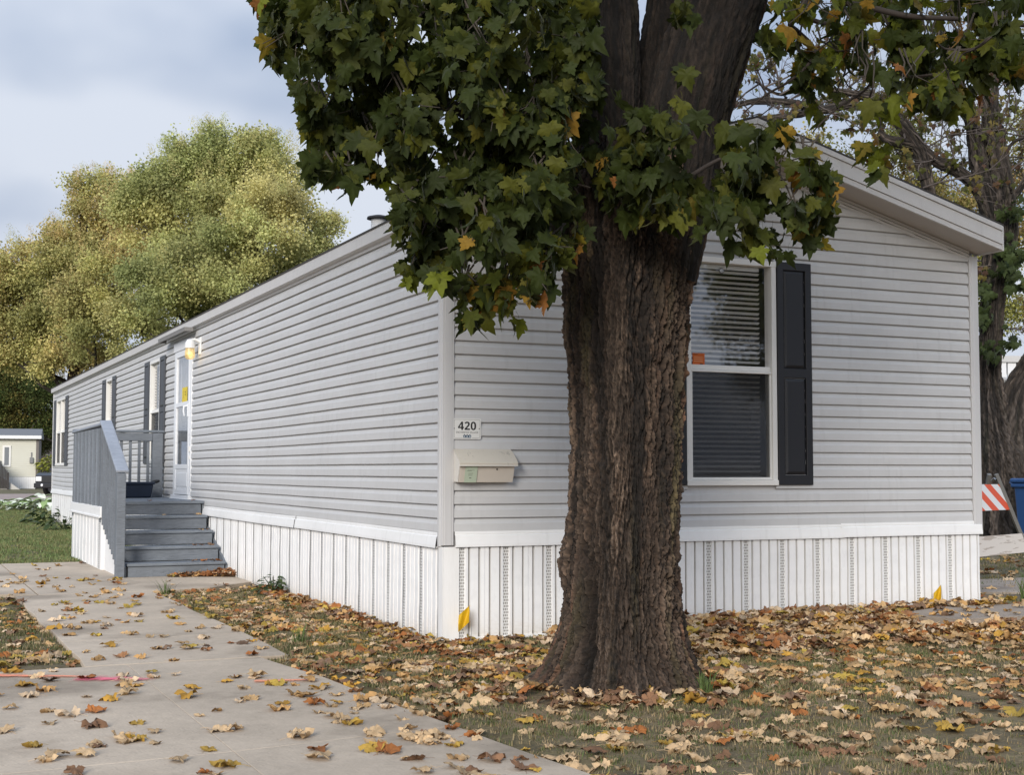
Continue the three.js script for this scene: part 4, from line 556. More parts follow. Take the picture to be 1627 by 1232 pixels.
// ---------------------------------------------------------------- trees behind
// leaf sprays for trees far away: a few small leaf faces in one clump
function clump(n, s, sd) { const o = []; for (let i = 0; i < n; i++) { const g = new THREE.BufferGeometry(), a = 0.5 * s, p = [0, 0, 0, a * 0.55, a * 0.55, 0.1 * a, 0, a * 1.25, -0.1 * a, -a * 0.55, a * 0.5, 0.1 * a]; g.setAttribute('position', new THREE.Float32BufferAttribute(p, 3)); g.setIndex([0, 1, 2, 0, 2, 3]); g.computeVertexNormals(); g.applyMatrix4(new THREE.Matrix4().makeRotationFromEuler(new THREE.Euler(rr(0, 6), rr(0, 6), rr(0, 6)))); g.translate(gauss() * 1.0, gauss() * 0.7, gauss() * 1.0); o.push(g); } return merge(o); }
const clumps = [clump(22, 0.30), clump(22, 0.26), clump(20, 0.33)];
function farTree(name, label, group, basePt, h, lobes, count, size, cols, trunkR, bare = 0) {
  const t = thing(name, label, 'tree', basePt, group), B = M.bark, O = (x, y, z) => V(x, y, z);
  const tops = lobes.filter((l) => l[4] !== 0);
  mesh('trunk', barkStem([O(0, -0.2, 0), O(0.1, h * 0.18, 0.1), O(-0.1, h * 0.4, 0), O(0.2, h * 0.7, 0.1)], [trunkR * 1.3, trunkR, trunkR * 0.75, trunkR * 0.25], { nu: 20, dv: 0.25, depth: 0.04, cell: 0.2, seed: h }), B, t);
  const br = []; for (const [x, y, z, r] of tops) { const a = O(0, h * clamp(y / h - 0.2, 0.3, 0.55), 0), e = O(x, y, z), m = a.clone().lerp(e, 0.5).add(O(rr(-0.5, 0.5), -rr(0.1, 0.7), rr(-0.5, 0.5))); const P = new THREE.CatmullRomCurve3([a, m, e]).getPoints(8); br.push(tube(P, P.map((_, i) => lerp(trunkR * 0.26, 0.03, i / 8)), 6)); for (let k = 0; k < 4; k++) { const f = P[4 + k % 4], d = O(gauss(), gauss() * 0.6 + 0.3, gauss()).multiplyScalar(r * 0.7); br.push(tube([f, f.clone().addScaledVector(d, 0.5).add(O(0, 0.1, 0)), f.clone().add(d)], [0.06, 0.04, 0.015], 5)); } }
  mesh('branches', merge(br), std(0.05, 0.04, 0.034, 0.95), t);
  const crown = sub('crown', t), W = lobes.reduce((s, l) => s + Math.pow(l[3], 2.2), 0), M4 = [[], [], []], C4 = [[], [], []];
  for (const [x, y, z, r] of lobes) for (let K = 0; K < 24; K++) {
    const u = V(gauss(), gauss() * 0.9 + 0.1, gauss()).normalize(), R = r * Math.pow(rnd(), 0.4) * rr(0.7, 1.2), c = V(x + u.x * R, y + u.y * R * 0.9, z + u.z * R), rx = r * rr(0.16, 0.34), ry = rx * rr(0.28, 0.5), tone = rr(0.68, 1.3), tilt = V(gauss() * 0.4, 0, gauss() * 0.4);
    if (bare && rnd() < 0.3) continue;
    for (let i = 0, n = count * Math.pow(r, 2.2) / W / 24; i < n; i++) {
    const w0 = V(gauss(), gauss(), gauss()).normalize().multiplyScalar(Math.pow(rnd(), 0.5)), p = V(c.x + w0.x * rx, c.y + w0.y * ry + (w0.x * tilt.x + w0.z * tilt.z) * rx + 0.4 * ry * u.y * (w0.x * u.x + w0.z * u.z), c.z + w0.z * rx);
    if (p.y < 0.5) continue;
    const s = size * rr(0.55, 1.2), k = i % 3, m = new THREE.Matrix4().compose(p, new THREE.Quaternion().setFromEuler(new THREE.Euler(rr(0, 6), rr(0, 6), rr(0, 6))), V(s, s, s));
    const w = clamp(0.5 + 0.9 * noise(p.x * 0.28 + 3, p.y * 0.28, p.z * 0.28) + 0.25 * gauss(), 0, 1), g = rr(0.8, 1.15) * tone, a = w < 0.5 ? cols[0] : cols[1], b = w < 0.5 ? cols[1] : cols[2], e = w < 0.5 ? w * 2 : w * 2 - 1;
    M4[k].push(m); C4[k].push(C(lerp(a[0], b[0], e) * g, lerp(a[1], b[1], e) * g, lerp(a[2], b[2], e) * g)); }
  }
  for (const [x, y, z, r] of lobes) if (!bare) for (let q = 0; q < 6; q++) {
    const u = V(gauss(), Math.abs(gauss()) + 0.25, gauss()).normalize(), o = V(x + u.x * r * 0.85, y + u.y * r * 0.75, z + u.z * r * 0.85), d = u.clone().add(V(gauss() * 0.3, 0.5, gauss() * 0.3)).normalize(), Ls = rr(0.45, 1.0) * Math.sqrt(r), g = rr(0.85, 1.15), cc = cols[rnd() < 0.5 ? 1 : 2];
    for (let i = 0; i < 13; i++) { const t = i / 13, p = o.clone().addScaledVector(d, t * Ls).add(V(gauss(), gauss(), gauss()).multiplyScalar(0.16 * (1.1 - t))), s = size * lerp(0.55, 0.26, t); M4[i % 3].push(new THREE.Matrix4().compose(p, new THREE.Quaternion().setFromEuler(new THREE.Euler(rr(0, 6), rr(0, 6), rr(0, 6))), V(s, s, s))); C4[i % 3].push(C(cc[0] * g, cc[1] * g, cc[2] * g)); }
  }
  const lm = new THREE.MeshPhysicalMaterial({ color: 0xffffff, roughness: 0.8, specularIntensity: 0.3, transmission: 0.35, thickness: 0 });
  for (let k = 0; k < 3; k++) scatter('foliage', clumps[k], lm, M4[k], crown, C4[k]);
  return t;
}
{
  const g3 = [[0.26, 0.30, 0.11], [0.46, 0.48, 0.19], [0.60, 0.54, 0.23]], dk = [[0.05, 0.08, 0.02], [0.09, 0.12, 0.03], [0.24, 0.18, 0.05]];
  const lobe = (b, d, list) => list.map(([x, y, r, dz]) => { const p = at(x, y, d + (dz ?? 0)).sub(b); return [p.x, p.y, p.z, r / 2151 * d]; });
  const gnd = (x, d) => { const p = at(x, 770, d); p.y = 0; return p; };
  let d = 46, b = gnd(335, d);
  farTree('broadleaf_tree', 'tall yellow-green tree behind the roof, nearest the maple', 'trees beyond the home', b, 14, lobe(b, d, [[395, 265, 55], [340, 262, 52], [440, 285, 50], [300, 310, 62], [370, 330, 72], [440, 350, 68, -2], [290, 268, 42], [250, 296, 42], [205, 322, 42], [472, 300, 28], [488, 345, 24], [512, 362, 16], [530, 360, 10], [500, 395, 26], [490, 420, 45], [240, 330, 50], [280, 380, 70], [360, 420, 75, -2], [430, 440, 65], [250, 450, 70, -2], [320, 500, 70], [220, 520, 60], [400, 240, 26], [345, 222, 20], [420, 235, 22], [310, 262, 26]]), 9000, 0.48, g3, 0.42);
  d = 50; b = gnd(120, d);
  farTree('broadleaf_tree', 'wide yellow-green tree with orange tips left of the tallest tree', 'trees beyond the home', b, 11, lobe(b, d, [[190, 335, 48], [140, 355, 50], [215, 390, 55], [120, 410, 60], [60, 430, 55], [170, 450, 70, -2], [95, 480, 65], [30, 480, 60], [150, 520, 65, -2], [80, 550, 60], [20, 540, 60], [-20, 450, 60], [-40, 520, 70], [160, 575, 45], [130, 300, 26], [175, 300, 24], [220, 305, 26]]), 8500, 0.48, [[0.28, 0.30, 0.11], [0.50, 0.48, 0.18], [0.64, 0.49, 0.22]], 0.36);
  d = 105; b = gnd(110, d);
  farTree('broadleaf_tree', 'dark green tree low behind the neighbouring home at the far left', 'trees beyond the home', b, 9, lobe(b, d, [[0, 580, 50], [40, 600, 50], [70, 630, 40], [20, 640, 50], [-30, 620, 60], [60, 580, 40], [30, 675, 30], [75, 670, 22]]), 6500, 0.75, dk, 0.3);
  d = 115; b = gnd(60, d);
  farTree('broadleaf_tree', 'pale distant tree between the neighbouring homes', 'trees beyond the home', b, 7, lobe(b, d, [[30, 690, 30], [62, 700, 26], [5, 680, 34], [85, 690, 25]]), 2200, 0.8, [[0.12, 0.15, 0.06], [0.13, 0.16, 0.06], [0.2, 0.18, 0.08]], 0.25);
  d = 44; b = gnd(1500, d);
  farTree('broadleaf_tree', 'thin yellowing tree beyond the home seen under the gable end', 'trees beyond the home', b, 12, lobe(b, d, [[1400, 330, 50], [1460, 300, 55], [1340, 290, 45], [1300, 240, 40], [1540, 330, 50], [1610, 280, 50], [1440, 230, 50], [1620, 380, 50], [1560, 430, 45], [1600, 500, 45], [1545, 480, 30], [1640, 200, 50]]), 2300, 0.5, [[0.13, 0.15, 0.04], [0.27, 0.26, 0.07], [0.40, 0.28, 0.12]], 0.3, 0.06);
}
{ const P = V(19.6, 0, 22); farTree('broadleaf_tree', 'leafy tree across the street seen only as a reflection in the front window', null, P, 9, [[0, 4.5, 0, 2.2], [-1.5, 6, 0.5, 2], [1.5, 6.2, 0, 2.2], [0, 8, 0, 2], [2.5, 4, 0, 1.8], [4, 6, 1, 2.4], [4.5, 3.5, 1, 2]], 4000, 0.55, [[0.06, 0.09, 0.02], [0.10, 0.12, 0.03], [0.2, 0.17, 0.05]], 0.3); }
// the gnarled tree at the right corner
{
  const D = 22.5, t = thing('gnarled_tree', 'old gnarled tree with twisted limbs and sparse leaves at the right corner of the home', 'tree'), gb = [[0.034, 0.026, 0.020], [0.075, 0.060, 0.050], [0.034, 0.032, 0.018], [0.07, 0.052, 0.04]];
  const st = (list, r, nu = 90, dv = 0.035, name = 'limb') => mesh(name, barkStem(list.map(([x, y, z]) => at(x, y, D + (z ?? 0))), r, { nu, dv, depth: nu > 60 ? 0.045 : 0.02, cell: nu > 60 ? 0.10 : 0.06, seed: rr(0, 40), colors: gb }), M.bark, t);
  mesh('trunk', barkStem([at(1588, 905, D), at(1587, 850, D), at(1588, 780, D), at(1585, 720, D), at(1578, 660, D), at(1572, 600, D), at(1574, 520, D), at(1580, 440, D), at(1590, 370, D), at(1592, 320, D)], [0.68, 0.56, 0.50, 0.47, 0.30, 0.185, 0.175, 0.2, 0.24, 0.2], { nu: 200, dv: 0.02, depth: 0.05, cell: 0.10, seed: 8, colors: gb }), M.bark, t);
  st([[1585, 740], [1602, 670], [1612, 630], [1632, 590], [1665, 540], [1720, 470]], [0.42, 0.30, 0.24, 0.19, 0.17, 0.12], 110); 
  st([[1588, 390], [1570, 330], [1556, 270], [1548, 215], [1535, 165], [1510, 110], [1490, 40]], [0.15, 0.155, 0.14, 0.13, 0.12, 0.09, 0.06]); st([[1592, 380], [1590, 300], [1580, 230], [1572, 160], [1580, 90], [1600, 0]], [0.2, 0.2, 0.17, 0.13, 0.1, 0.07]);
  st([[1575, 355], [1552, 300], [1520, 272], [1485, 255], [1455, 232], [1410, 222], [1395, 210]], [0.11, 0.105, 0.10, 0.095, 0.10, 0.075, 0.05], 60); st([[1470, 285], [1462, 245], [1445, 215], [1418, 180], [1390, 158], [1360, 150], [1300, 140]], [0.12, 0.12, 0.12, 0.115, 0.1, 0.06, 0.03], 60); st([[1480, 330], [1472, 285], [1465, 245]], [0.10, 0.1, 0.08], 50);
  st([[1360, 160], [1310, 175], [1260, 165], [1210, 160], [1155, 170]], [0.07, 0.07, 0.06, 0.05, 0.035], 40); st([[1390, 170], [1330, 170], [1290, 178], [1240, 185], [1200, 190]], [0.06, 0.06, 0.06, 0.055, 0.03], 40); st([[1300, 140], [1285, 130], [1240, 150], [1200, 130]], [0.05, 0.04, 0.025, 0.015], 24); st([[1270, 160], [1255, 185], [1240, 208]], [0.03, 0.03, 0.02], 24);
  st([[1595, 330], [1620, 300], [1650, 250], [1700, 200]], [0.06, 0.05, 0.04, 0.03], 30); st([[1560, 290], [1590, 250], [1612, 225], [1640, 215]], [0.04, 0.03, 0.025, 0.02], 24);
  const tw = [], lv = [[], []], lc = [[], []];
  const grow = (p, d, len, r, lev) => { const n = 5, P = [p.clone()]; let q = p.clone(), v = d.clone(); for (let i = 0; i < n; i++) { v.addScaledVector(V(gauss(), gauss(), gauss()), 0.30).normalize(); q = q.clone().addScaledVector(v, len / n); P.push(q); } tw.push(tube(P, P.map((_, i) => r * (1 - 0.75 * i / n)), 4)); if (lev > 0) for (let k = 0; k < 4; k++) grow(P[1 + (k % n)], v.clone().addScaledVector(V(gauss(), gauss() + 0.2, gauss()), 0.9).normalize(), len * rr(0.45, 0.7), r * 0.55, lev - 1); else if (rnd() < 0.55) for (let k = 0; k < 3; k++) { const f = P[2 + k].clone().add(V(gauss(), gauss(), gauss()).multiplyScalar(0.06)), s = k % 2; lv[s].push(leafMatrix(f, V(gauss() * 0.6, -1, gauss() * 0.6), V(gauss(), gauss(), 1), rr(0.06, 0.12))); const g = rr(0.7, 1.2), h = rnd(); lc[s].push(h < 0.5 ? C(0.12 * g, 0.13 * g, 0.03) : h < 0.8 ? C(0.25 * g, 0.2 * g, 0.06) : C(0.16 * g, 0.09 * g, 0.05)); } };
  const starts = [[1555, 250], [1548, 215], [1540, 180], [1575, 200], [1578, 150], [1580, 100], [1520, 272], [1490, 258], [1460, 240], [1430, 200], [1410, 175], [1390, 160], [1350, 152], [1320, 172], [1300, 170], [1280, 165], [1250, 160], [1220, 160], [1190, 165], [1260, 182], [1230, 187], [1240, 150], [1210, 135], [1470, 300], [1475, 330], [1510, 110], [1590, 60], [1610, 310], [1650, 250], [1620, 230], [1440, 215], [1400, 215], [1562, 300], [1600, 280], [1660, 330], [1640, 560], [1590, 420], [1580, 470], [1572, 520]];
  for (const [x, y] of starts) for (let k = 0; k < 2; k++) grow(at(x + rr(-6, 6), y + rr(-6, 6), D + rr(-0.2, 0.2)), V(gauss(), gauss() * 0.8 + 0.25, gauss()).normalize(), rr(0.8, 1.5), 0.018, 2);
  stuff(mesh('twigs', merge(tw), std(0.11, 0.09, 0.08, 0.95), t));
  const cr = sub('crown', t); for (let s = 0; s < 2; s++) scatter('foliage', liveLeaf[s], leafMat([1, 1, 1]), lv[s], cr, lc[s]);
  // ivy-like sprays hanging at the fork
  const iv = [], ic = []; for (const [x, y, r, n] of [[1600, 400, 26, 40], [1615, 440, 26, 40], [1565, 460, 20, 26], [1560, 500, 16, 18], [1615, 330, 24, 24], [1580, 560, 16, 14], [1610, 545, 18, 14], [1562, 550, 10, 12]]) for (let i = 0; i < n; i++) { const p = at(x + gauss() * r, y + gauss() * r, D - 0.35 + gauss() * 0.4); iv.push(leafMatrix(p, V(gauss() * 0.7, -1, gauss() * 0.7), V(gauss(), 0.5, 1), rr(0.1, 0.2))); const g = rr(0.6, 1.2); ic.push(C(0.07 * g, 0.10 * g, 0.03 * g)); }
  scatter('foliage', liveLeaf[2], leafMat([1, 1, 1]), iv, cr, ic);
}

// ---------------------------------------------------------------- leaves on the ground and grass
{
  const tan = [[0.74, 0.52, 0.29], [0.70, 0.45, 0.21], [0.78, 0.58, 0.38], [0.64, 0.37, 0.14]], gold = [[0.62, 0.34, 0.05], [0.58, 0.40, 0.07]], brown = [[0.30, 0.155, 0.08], [0.40, 0.19, 0.08], [0.25, 0.15, 0.09]], rust = [[0.42, 0.15, 0.035]];
  const pick = (w) => { const k = rnd() * (w[0] + w[1] + w[2] + w[3]), a = k < w[0] ? ['tan', tan] : k < w[0] + w[1] ? ['golden', gold] : k < w[0] + w[1] + w[2] ? ['brown', brown] : ['rust-orange', rust], c = a[1][Math.floor(rnd() * a[1].length)], g = rr(0.55, 1.08); return [a[0], C(c[0] * g, c[1] * g, c[2] * g)]; };
  const all = [];
  const drop = (x, z, y, where, w, s = 1, flat = 0.30) => {
    const [hue, c] = pick(w), up = V(gauss() * flat, 1, gauss() * flat), a = rnd() * 6.283; if (rnd() < 0.35) up.negate();
    const size = 0.093 * rr(0.55, 1.3) * s; all.push({ x, z, size, where, hue, c, k: Math.floor(rnd() * 5), m: leafMatrix(V(x, y + size * (up.y < 0 ? 0.22 : 0.07), z), V(Math.cos(a), gauss() * 0.12, Math.sin(a)), up, size), d: V(x, y, z).distanceTo(EYE) });
  };
  const fill = (n, x0, x1, z0, z1, keep, where, w, s, flat, lift = 0) => { for (let i = 0; i < n; i++) { const x = rr(x0, x1), z = rr(z0, z1), k = keep(x, z); if (rnd() > k) continue; drop(x, z, groundHeight(x, z) + lift * rnd(), where, w, s, flat); } };
  const clus = (x, z) => clamp(0.55 + 1.3 * fbm(x * 1.4, 5, z * 1.4, 3), 0.04, 1), tr = (x, z) => Math.hypot(x - 0.0, z - 2.4) > 0.5;
  const lawn = (x, z) => !onPath(x, z) && !(x > -0.03 && z < 0.04 && x < HW) && tr(x, z) ? 1 : 0;
  const W1 = [7.5, 0.8, 1.6, 0.7];
  fill(4200, -1.3, 5.6, 1.1, 5.2, (x, z) => lawn(x, z) * clus(x, z) * lerp(1, 0.72, sstep(z, 2, 4)), 'lawn', W1, 1.03, 0.35);
  fill(5600, 0.85, 6.6, 0.05, 1.9, (x, z) => lawn(x, z) * (x > 3.75 && z > 0.22 && z < 1.0 ? 0.06 : 1) * clamp(1.15 - 0.55 * z + 0.3 * noise(x * 2, z * 2), 0, 1), 'bank', [6, 1, 2.5, 1], 1.05, 0.55, 0.07);
  fill(700, -0.3, 1.0, 0.05, 1.4, (x, z) => lawn(x, z) * clus(x, z) * 0.8, 'lawn', [4, 2, 2.5, 1], 1, 0.45, 0.02);
  fill(2300, -1.45, 0, -5.2, 1.8, (x, z) => lawn(x, z) * (0.25 + 0.75 * clus(x, z)) * 0.8, 'strip', [5, 1.5, 1.6, 0.8], 0.95, 0.4);
  fill(900, -0.28, 0.0, -5.6, 0.0, (x, z) => lawn(x, z) * 0.45, 'strip', [4, 1, 3, 2], 1, 0.5, 0.03);
  fill(1900, -4.6, -2.5, -7.3, 0.35, (x, z) => lawn(x, z) * (0.2 + 0.8 * clus(x, z)) * 0.75, 'verge', [5, 1.6, 1.4, 0.8], 0.95, 0.4);
  fill(2600, 5.2, 16, -9, 2.2, (x, z) => lawn(x, z) * clus(x, z), 'yard', [6, 1, 1.6, 1.2], 1.2, 0.4);
  fill(190, -3.4, -1.1, 0.35, 4.6, (x, z) => onPath(x, z) ? 0.35 + 0.5 * clus(x, z) : 0, 'concrete', [6, 1.4, 1, 0.5], 1.04, 0.22);
  fill(230, -2.6, -1.2, -7.2, 0.35, (x, z) => onPath(x, z) ? 0.22 + 0.5 * clus(x, z) : 0, 'concrete', [5, 1.6, 1, 0.6], 1.0, 0.25);
  fill(60, -1.7, -1.1, 1.5, 4.6, (x, z) => onPath(x, z) ? 0.9 : 0, 'concrete', W1, 1, 0.35);
  for (let i = 0; i < 260; i++) { const a = rr(0, 6.28), q = rr(0.46, 0.85), x = 0.0 + Math.cos(a) * q, z = 2.4 + Math.sin(a) * q; if (!onPath(x, z)) drop(x, z, groundHeight(x, z) + rnd() * 0.03, 'lawn', [5, 1, 3, 1], 0.95, 0.6); }
  fill(150, -4.2, -0.1, -9.8, -5, () => 0.3, 'concrete', [5, 1, 2, 1], 0.95, 0.3);
  for (const l of all) if (l.where === 'concrete') { const q = new THREE.Vector3().setFromMatrixPosition(l.m); q.y += 0.034; l.m.setPosition(q); }
  // a drift against the bottom step, and leaves on the treads and the deck
  for (let i = 0; i < 260; i++) { const t = rnd(), x = lerp(-0.75, 0.02, Math.sqrt(t)), z = -6.82 + rr(0, 0.3) * (0.4 + t); drop(Math.min(x, -0.03), z, 0.02 + rnd() * 0.07 * t, 'drift', [2, 0.3, 4, 3], 0.9, 0.8); }
  for (const [x, k] of [[-0.2, 0], [-0.3, 0], [-0.42, 0], [-0.16, 1], [-0.25, 1], [-0.34, 1], [-1.13, 2], [-0.2, 2], [-0.12, 2], [-0.1, 0], [-0.18, 3], [-0.6, 3], [-0.25, 1], [-0.7, 4], [-0.15, 4]]) drop(x, -6.9 - k * 0.345, (k + 1) * 0.172 + 0.004, 'steps', [2, 0.5, 2, 3], 0.75, 0.4);
  for (const [x, z] of [[4.2, 0.6], [4.5, 0.8], [4.7, 0.5], [5.0, 0.75], [4.9, 0.9], [5.3, 0.6], [4.0, 0.75], [4.6, 0.95], [4.3, 0.45], [4.15, 0.9], [4.75, 0.75], [5.1, 0.55], [5.6, 0.7], [4.45, 0.62], [4.85, 0.42]]) drop(x, z, 0.096, 'slab', W1, 1, 0.3);
  const show = (l) => { const v = V(l.x, 0.05, l.z).project(camera); return Math.abs(v.x) < 0.99 && v.y > -0.99 && v.y < 1; };
  camera.updateMatrixWorld(true); camera.aspect = 1627 / 1232; camera.updateProjectionMatrix();
  all.sort((a, b) => a.d - b.d);
  const near = [], rest = []; for (const l of all) (near.length < 300 && show(l) ? near : rest).push(l);
  const place = { concrete: 'lying flat on the concrete driveway and path', lawn: 'lying on the worn lawn round the maple', bank: 'in the leaf bank along the end wall', strip: 'on the grass strip beside the long wall', verge: 'on the left verge beside the path', slab: 'on the stone slab' };
  const hk = { tan: [0.72, 0.50, 0.28], golden: [0.64, 0.40, 0.07], brown: [0.31, 0.16, 0.08], 'rust-orange': [0.42, 0.15, 0.035] }, hm = {};
  for (const h in hk) hm[h] = [0.62, 0.8, 0.95].map((g) => dryMat(hk[h].map((c) => c * g)));
  const zone = (l) => l.where === 'concrete' ? (l.z < 0.35 ? 'on the narrow path' : l.z < 1.7 ? 'near the painted survey lines' : l.x > pathRight(l.z) - 0.5 ? 'along the grass edge of the driveway' : l.x < -2.316 ? 'on the left part of the driveway' : 'on the middle of the driveway') : l.where === 'lawn' ? (l.x < -0.4 ? 'on the lawn left of the maple trunk' : l.x < 0.8 ? 'on the lawn just before the maple trunk' : l.x < 2 ? 'on the lawn right of the maple trunk' : 'on the open lawn at the right') : place[l.where];
  const look = (l) => (l.size > 0.108 ? 'large ' : l.size < 0.078 ? 'small ' : '') + (l.k > 2 ? 'curled ' : 'flat ');
  near.forEach((l, i) => { const m = mesh('fallen_leaf', dryLeaf[l.k], hm[l.hue][i % 3]); l.m.decompose(m.position, m.quaternion, m.scale); tag(m, `${look(l)}${l.hue} maple leaf ${zone(l)}`, 'fallen leaf', `${look(l)}${l.hue} leaves ${zone(l)}`); });
  const g = new THREE.Group(); g.name = 'fallen_leaves'; stuff(g); scene.add(g); tag(g, 'carpet of dry tan and brown maple leaves over the lawn and along the walls', 'fallen leaves');
  for (let k = 0; k < 5; k++) { const f = rest.filter((l) => l.k === k); scatter('leaf_litter', dryLeaf[k], dryMat([1, 1, 1]), f.map((l) => l.m), g, f.map((l) => l.c)); }
  // grass: small tufts of bent blades
  const tuft = (n, h, sp, w) => { const o = []; for (let i = 0; i < n; i++) { const a = rr(0, 6.28), hh = h * rr(0.5, 1.1), l = rr(0.2, 0.9) * hh, x = gauss() * sp, z = gauss() * sp, c = Math.cos(a), s = Math.sin(a), q = new THREE.BufferGeometry(); q.setAttribute('position', new THREE.Float32BufferAttribute([x - s * w, 0, z + c * w, x + s * w, 0, z - c * w, x + c * l * 0.4 - s * w * 0.7, hh * 0.6, z + s * l * 0.4 + c * w * 0.7, x + c * l * 0.4 + s * w * 0.7, hh * 0.6, z + s * l * 0.4 - c * w * 0.7, x + c * l, hh * 0.9, z + s * l], 3)); q.setIndex([0, 1, 3, 0, 3, 2, 2, 3, 4]); q.computeVertexNormals(); o.push(q); } return merge(o); };
  const tf1 = [tuft(9, 0.026, 0.03, 0.0022), tuft(8, 0.036, 0.035, 0.0022)], tf2 = [tuft(14, 0.05, 0.09, 0.005), tuft(14, 0.06, 0.1, 0.005)];
  const grass = new THREE.Group(); grass.name = 'grass'; stuff(grass); scene.add(grass); tag(grass, 'short worn grass on the lawn and verges', 'grass');
  const sow = (n, x0, x1, z0, z1, keep, geos, hs, cols) => { const L = [[], []], K = [[], []]; for (let i = 0; i < n; i++) { const x = rr(x0, x1), z = rr(z0, z1); if (rnd() > keep(x, z)) continue; const k = i & 1, s = hs * rr(0.6, 1.25); L[k].push(new THREE.Matrix4().compose(V(x, groundHeight(x, z) - 0.004, z), new THREE.Quaternion().setFromAxisAngle(V(0, 1, 0), rr(0, 6.28)), V(s, s * rr(0.7, 1.2), s))); const c = cols[Math.floor(rnd() * cols.length)], g = rr(0.75, 1.2); K[k].push(C(c[0] * g, c[1] * g, c[2] * g)); } for (let k = 0; k < 2; k++) scatter('grass_tufts', geos[k], std(1, 1, 1, 0.8), L[k], grass, K[k]); };
  const gm = (x, z) => clamp(0.45 + 1.6 * fbm(x * 0.8, 8, z * 0.8, 4), 0.05, 1), green = [[0.075, 0.098, 0.028], [0.11, 0.115, 0.04], [0.19, 0.155, 0.075], [0.28, 0.21, 0.11]], fresh = [[0.12, 0.17, 0.05], [0.15, 0.185, 0.065], [0.22, 0.21, 0.085]];
  sow(70000, -1.5, 5.8, 0.05, 5.2, (x, z) => lawn(x, z) * gm(x, z) * lerp(1, 0.6, sstep(z, 2.6, 3.6)), tf1, 1, green);
  sow(30000, -1.45, 0, -5.3, 1.2, (x, z) => lawn(x, z) * gm(x, z), tf1, 1.1, green); sow(26000, -4.8, -2.5, -7.4, 0.36, (x, z) => lawn(x, z) * gm(x, z), tf1, 1.15, green);
  sow(22000, 5.1, 15, -9, 2.5, (x, z) => lawn(x, z) * gm(x, z) * 0.7, tf1, 1.6, green);
  sow(52000, -14, 0.3, -44, -9.85, (x, z) => (x > -0.02 && z > -HL ? 0 : 1) * (onPath(x, z) ? 0 : 1) * clamp(gm(x * 0.4, z * 0.4) + 0.45, 0, 1), tf2, 1, fresh); sow(9000, 0.3, 12, -45, -26.3, () => 0.9, tf2, 1, fresh);
  // taller tufts
  const tall = tuft(34, 0.17, 0.05, 0.0035), clumpAt = (x, z, s, label) => { const m = mesh('grass_tuft', tall, std(0.085, 0.125, 0.03, 0.8)); m.position.set(x, groundHeight(x, z), z); m.scale.setScalar(s); m.rotation.y = rr(0, 6); tag(m, label, 'grass tuft'); };
  clumpAt(0.33, 2.98, 0.9, 'green grass tuft against the foot of the maple trunk'); clumpAt(7.3, -1.5, 1.5, 'green grass tuft between the stone slabs and the barricade'); clumpAt(6.2, -0.5, 1.5, 'green grass tuft beside the right corner of the skirting'); clumpAt(-1.14, -4.7, 1.1, 'dry grass tuft at the inner corner of the concrete path'); clumpAt(-1.0, -0.3, 0.9, 'green grass tuft in the leaves beside the path');
}
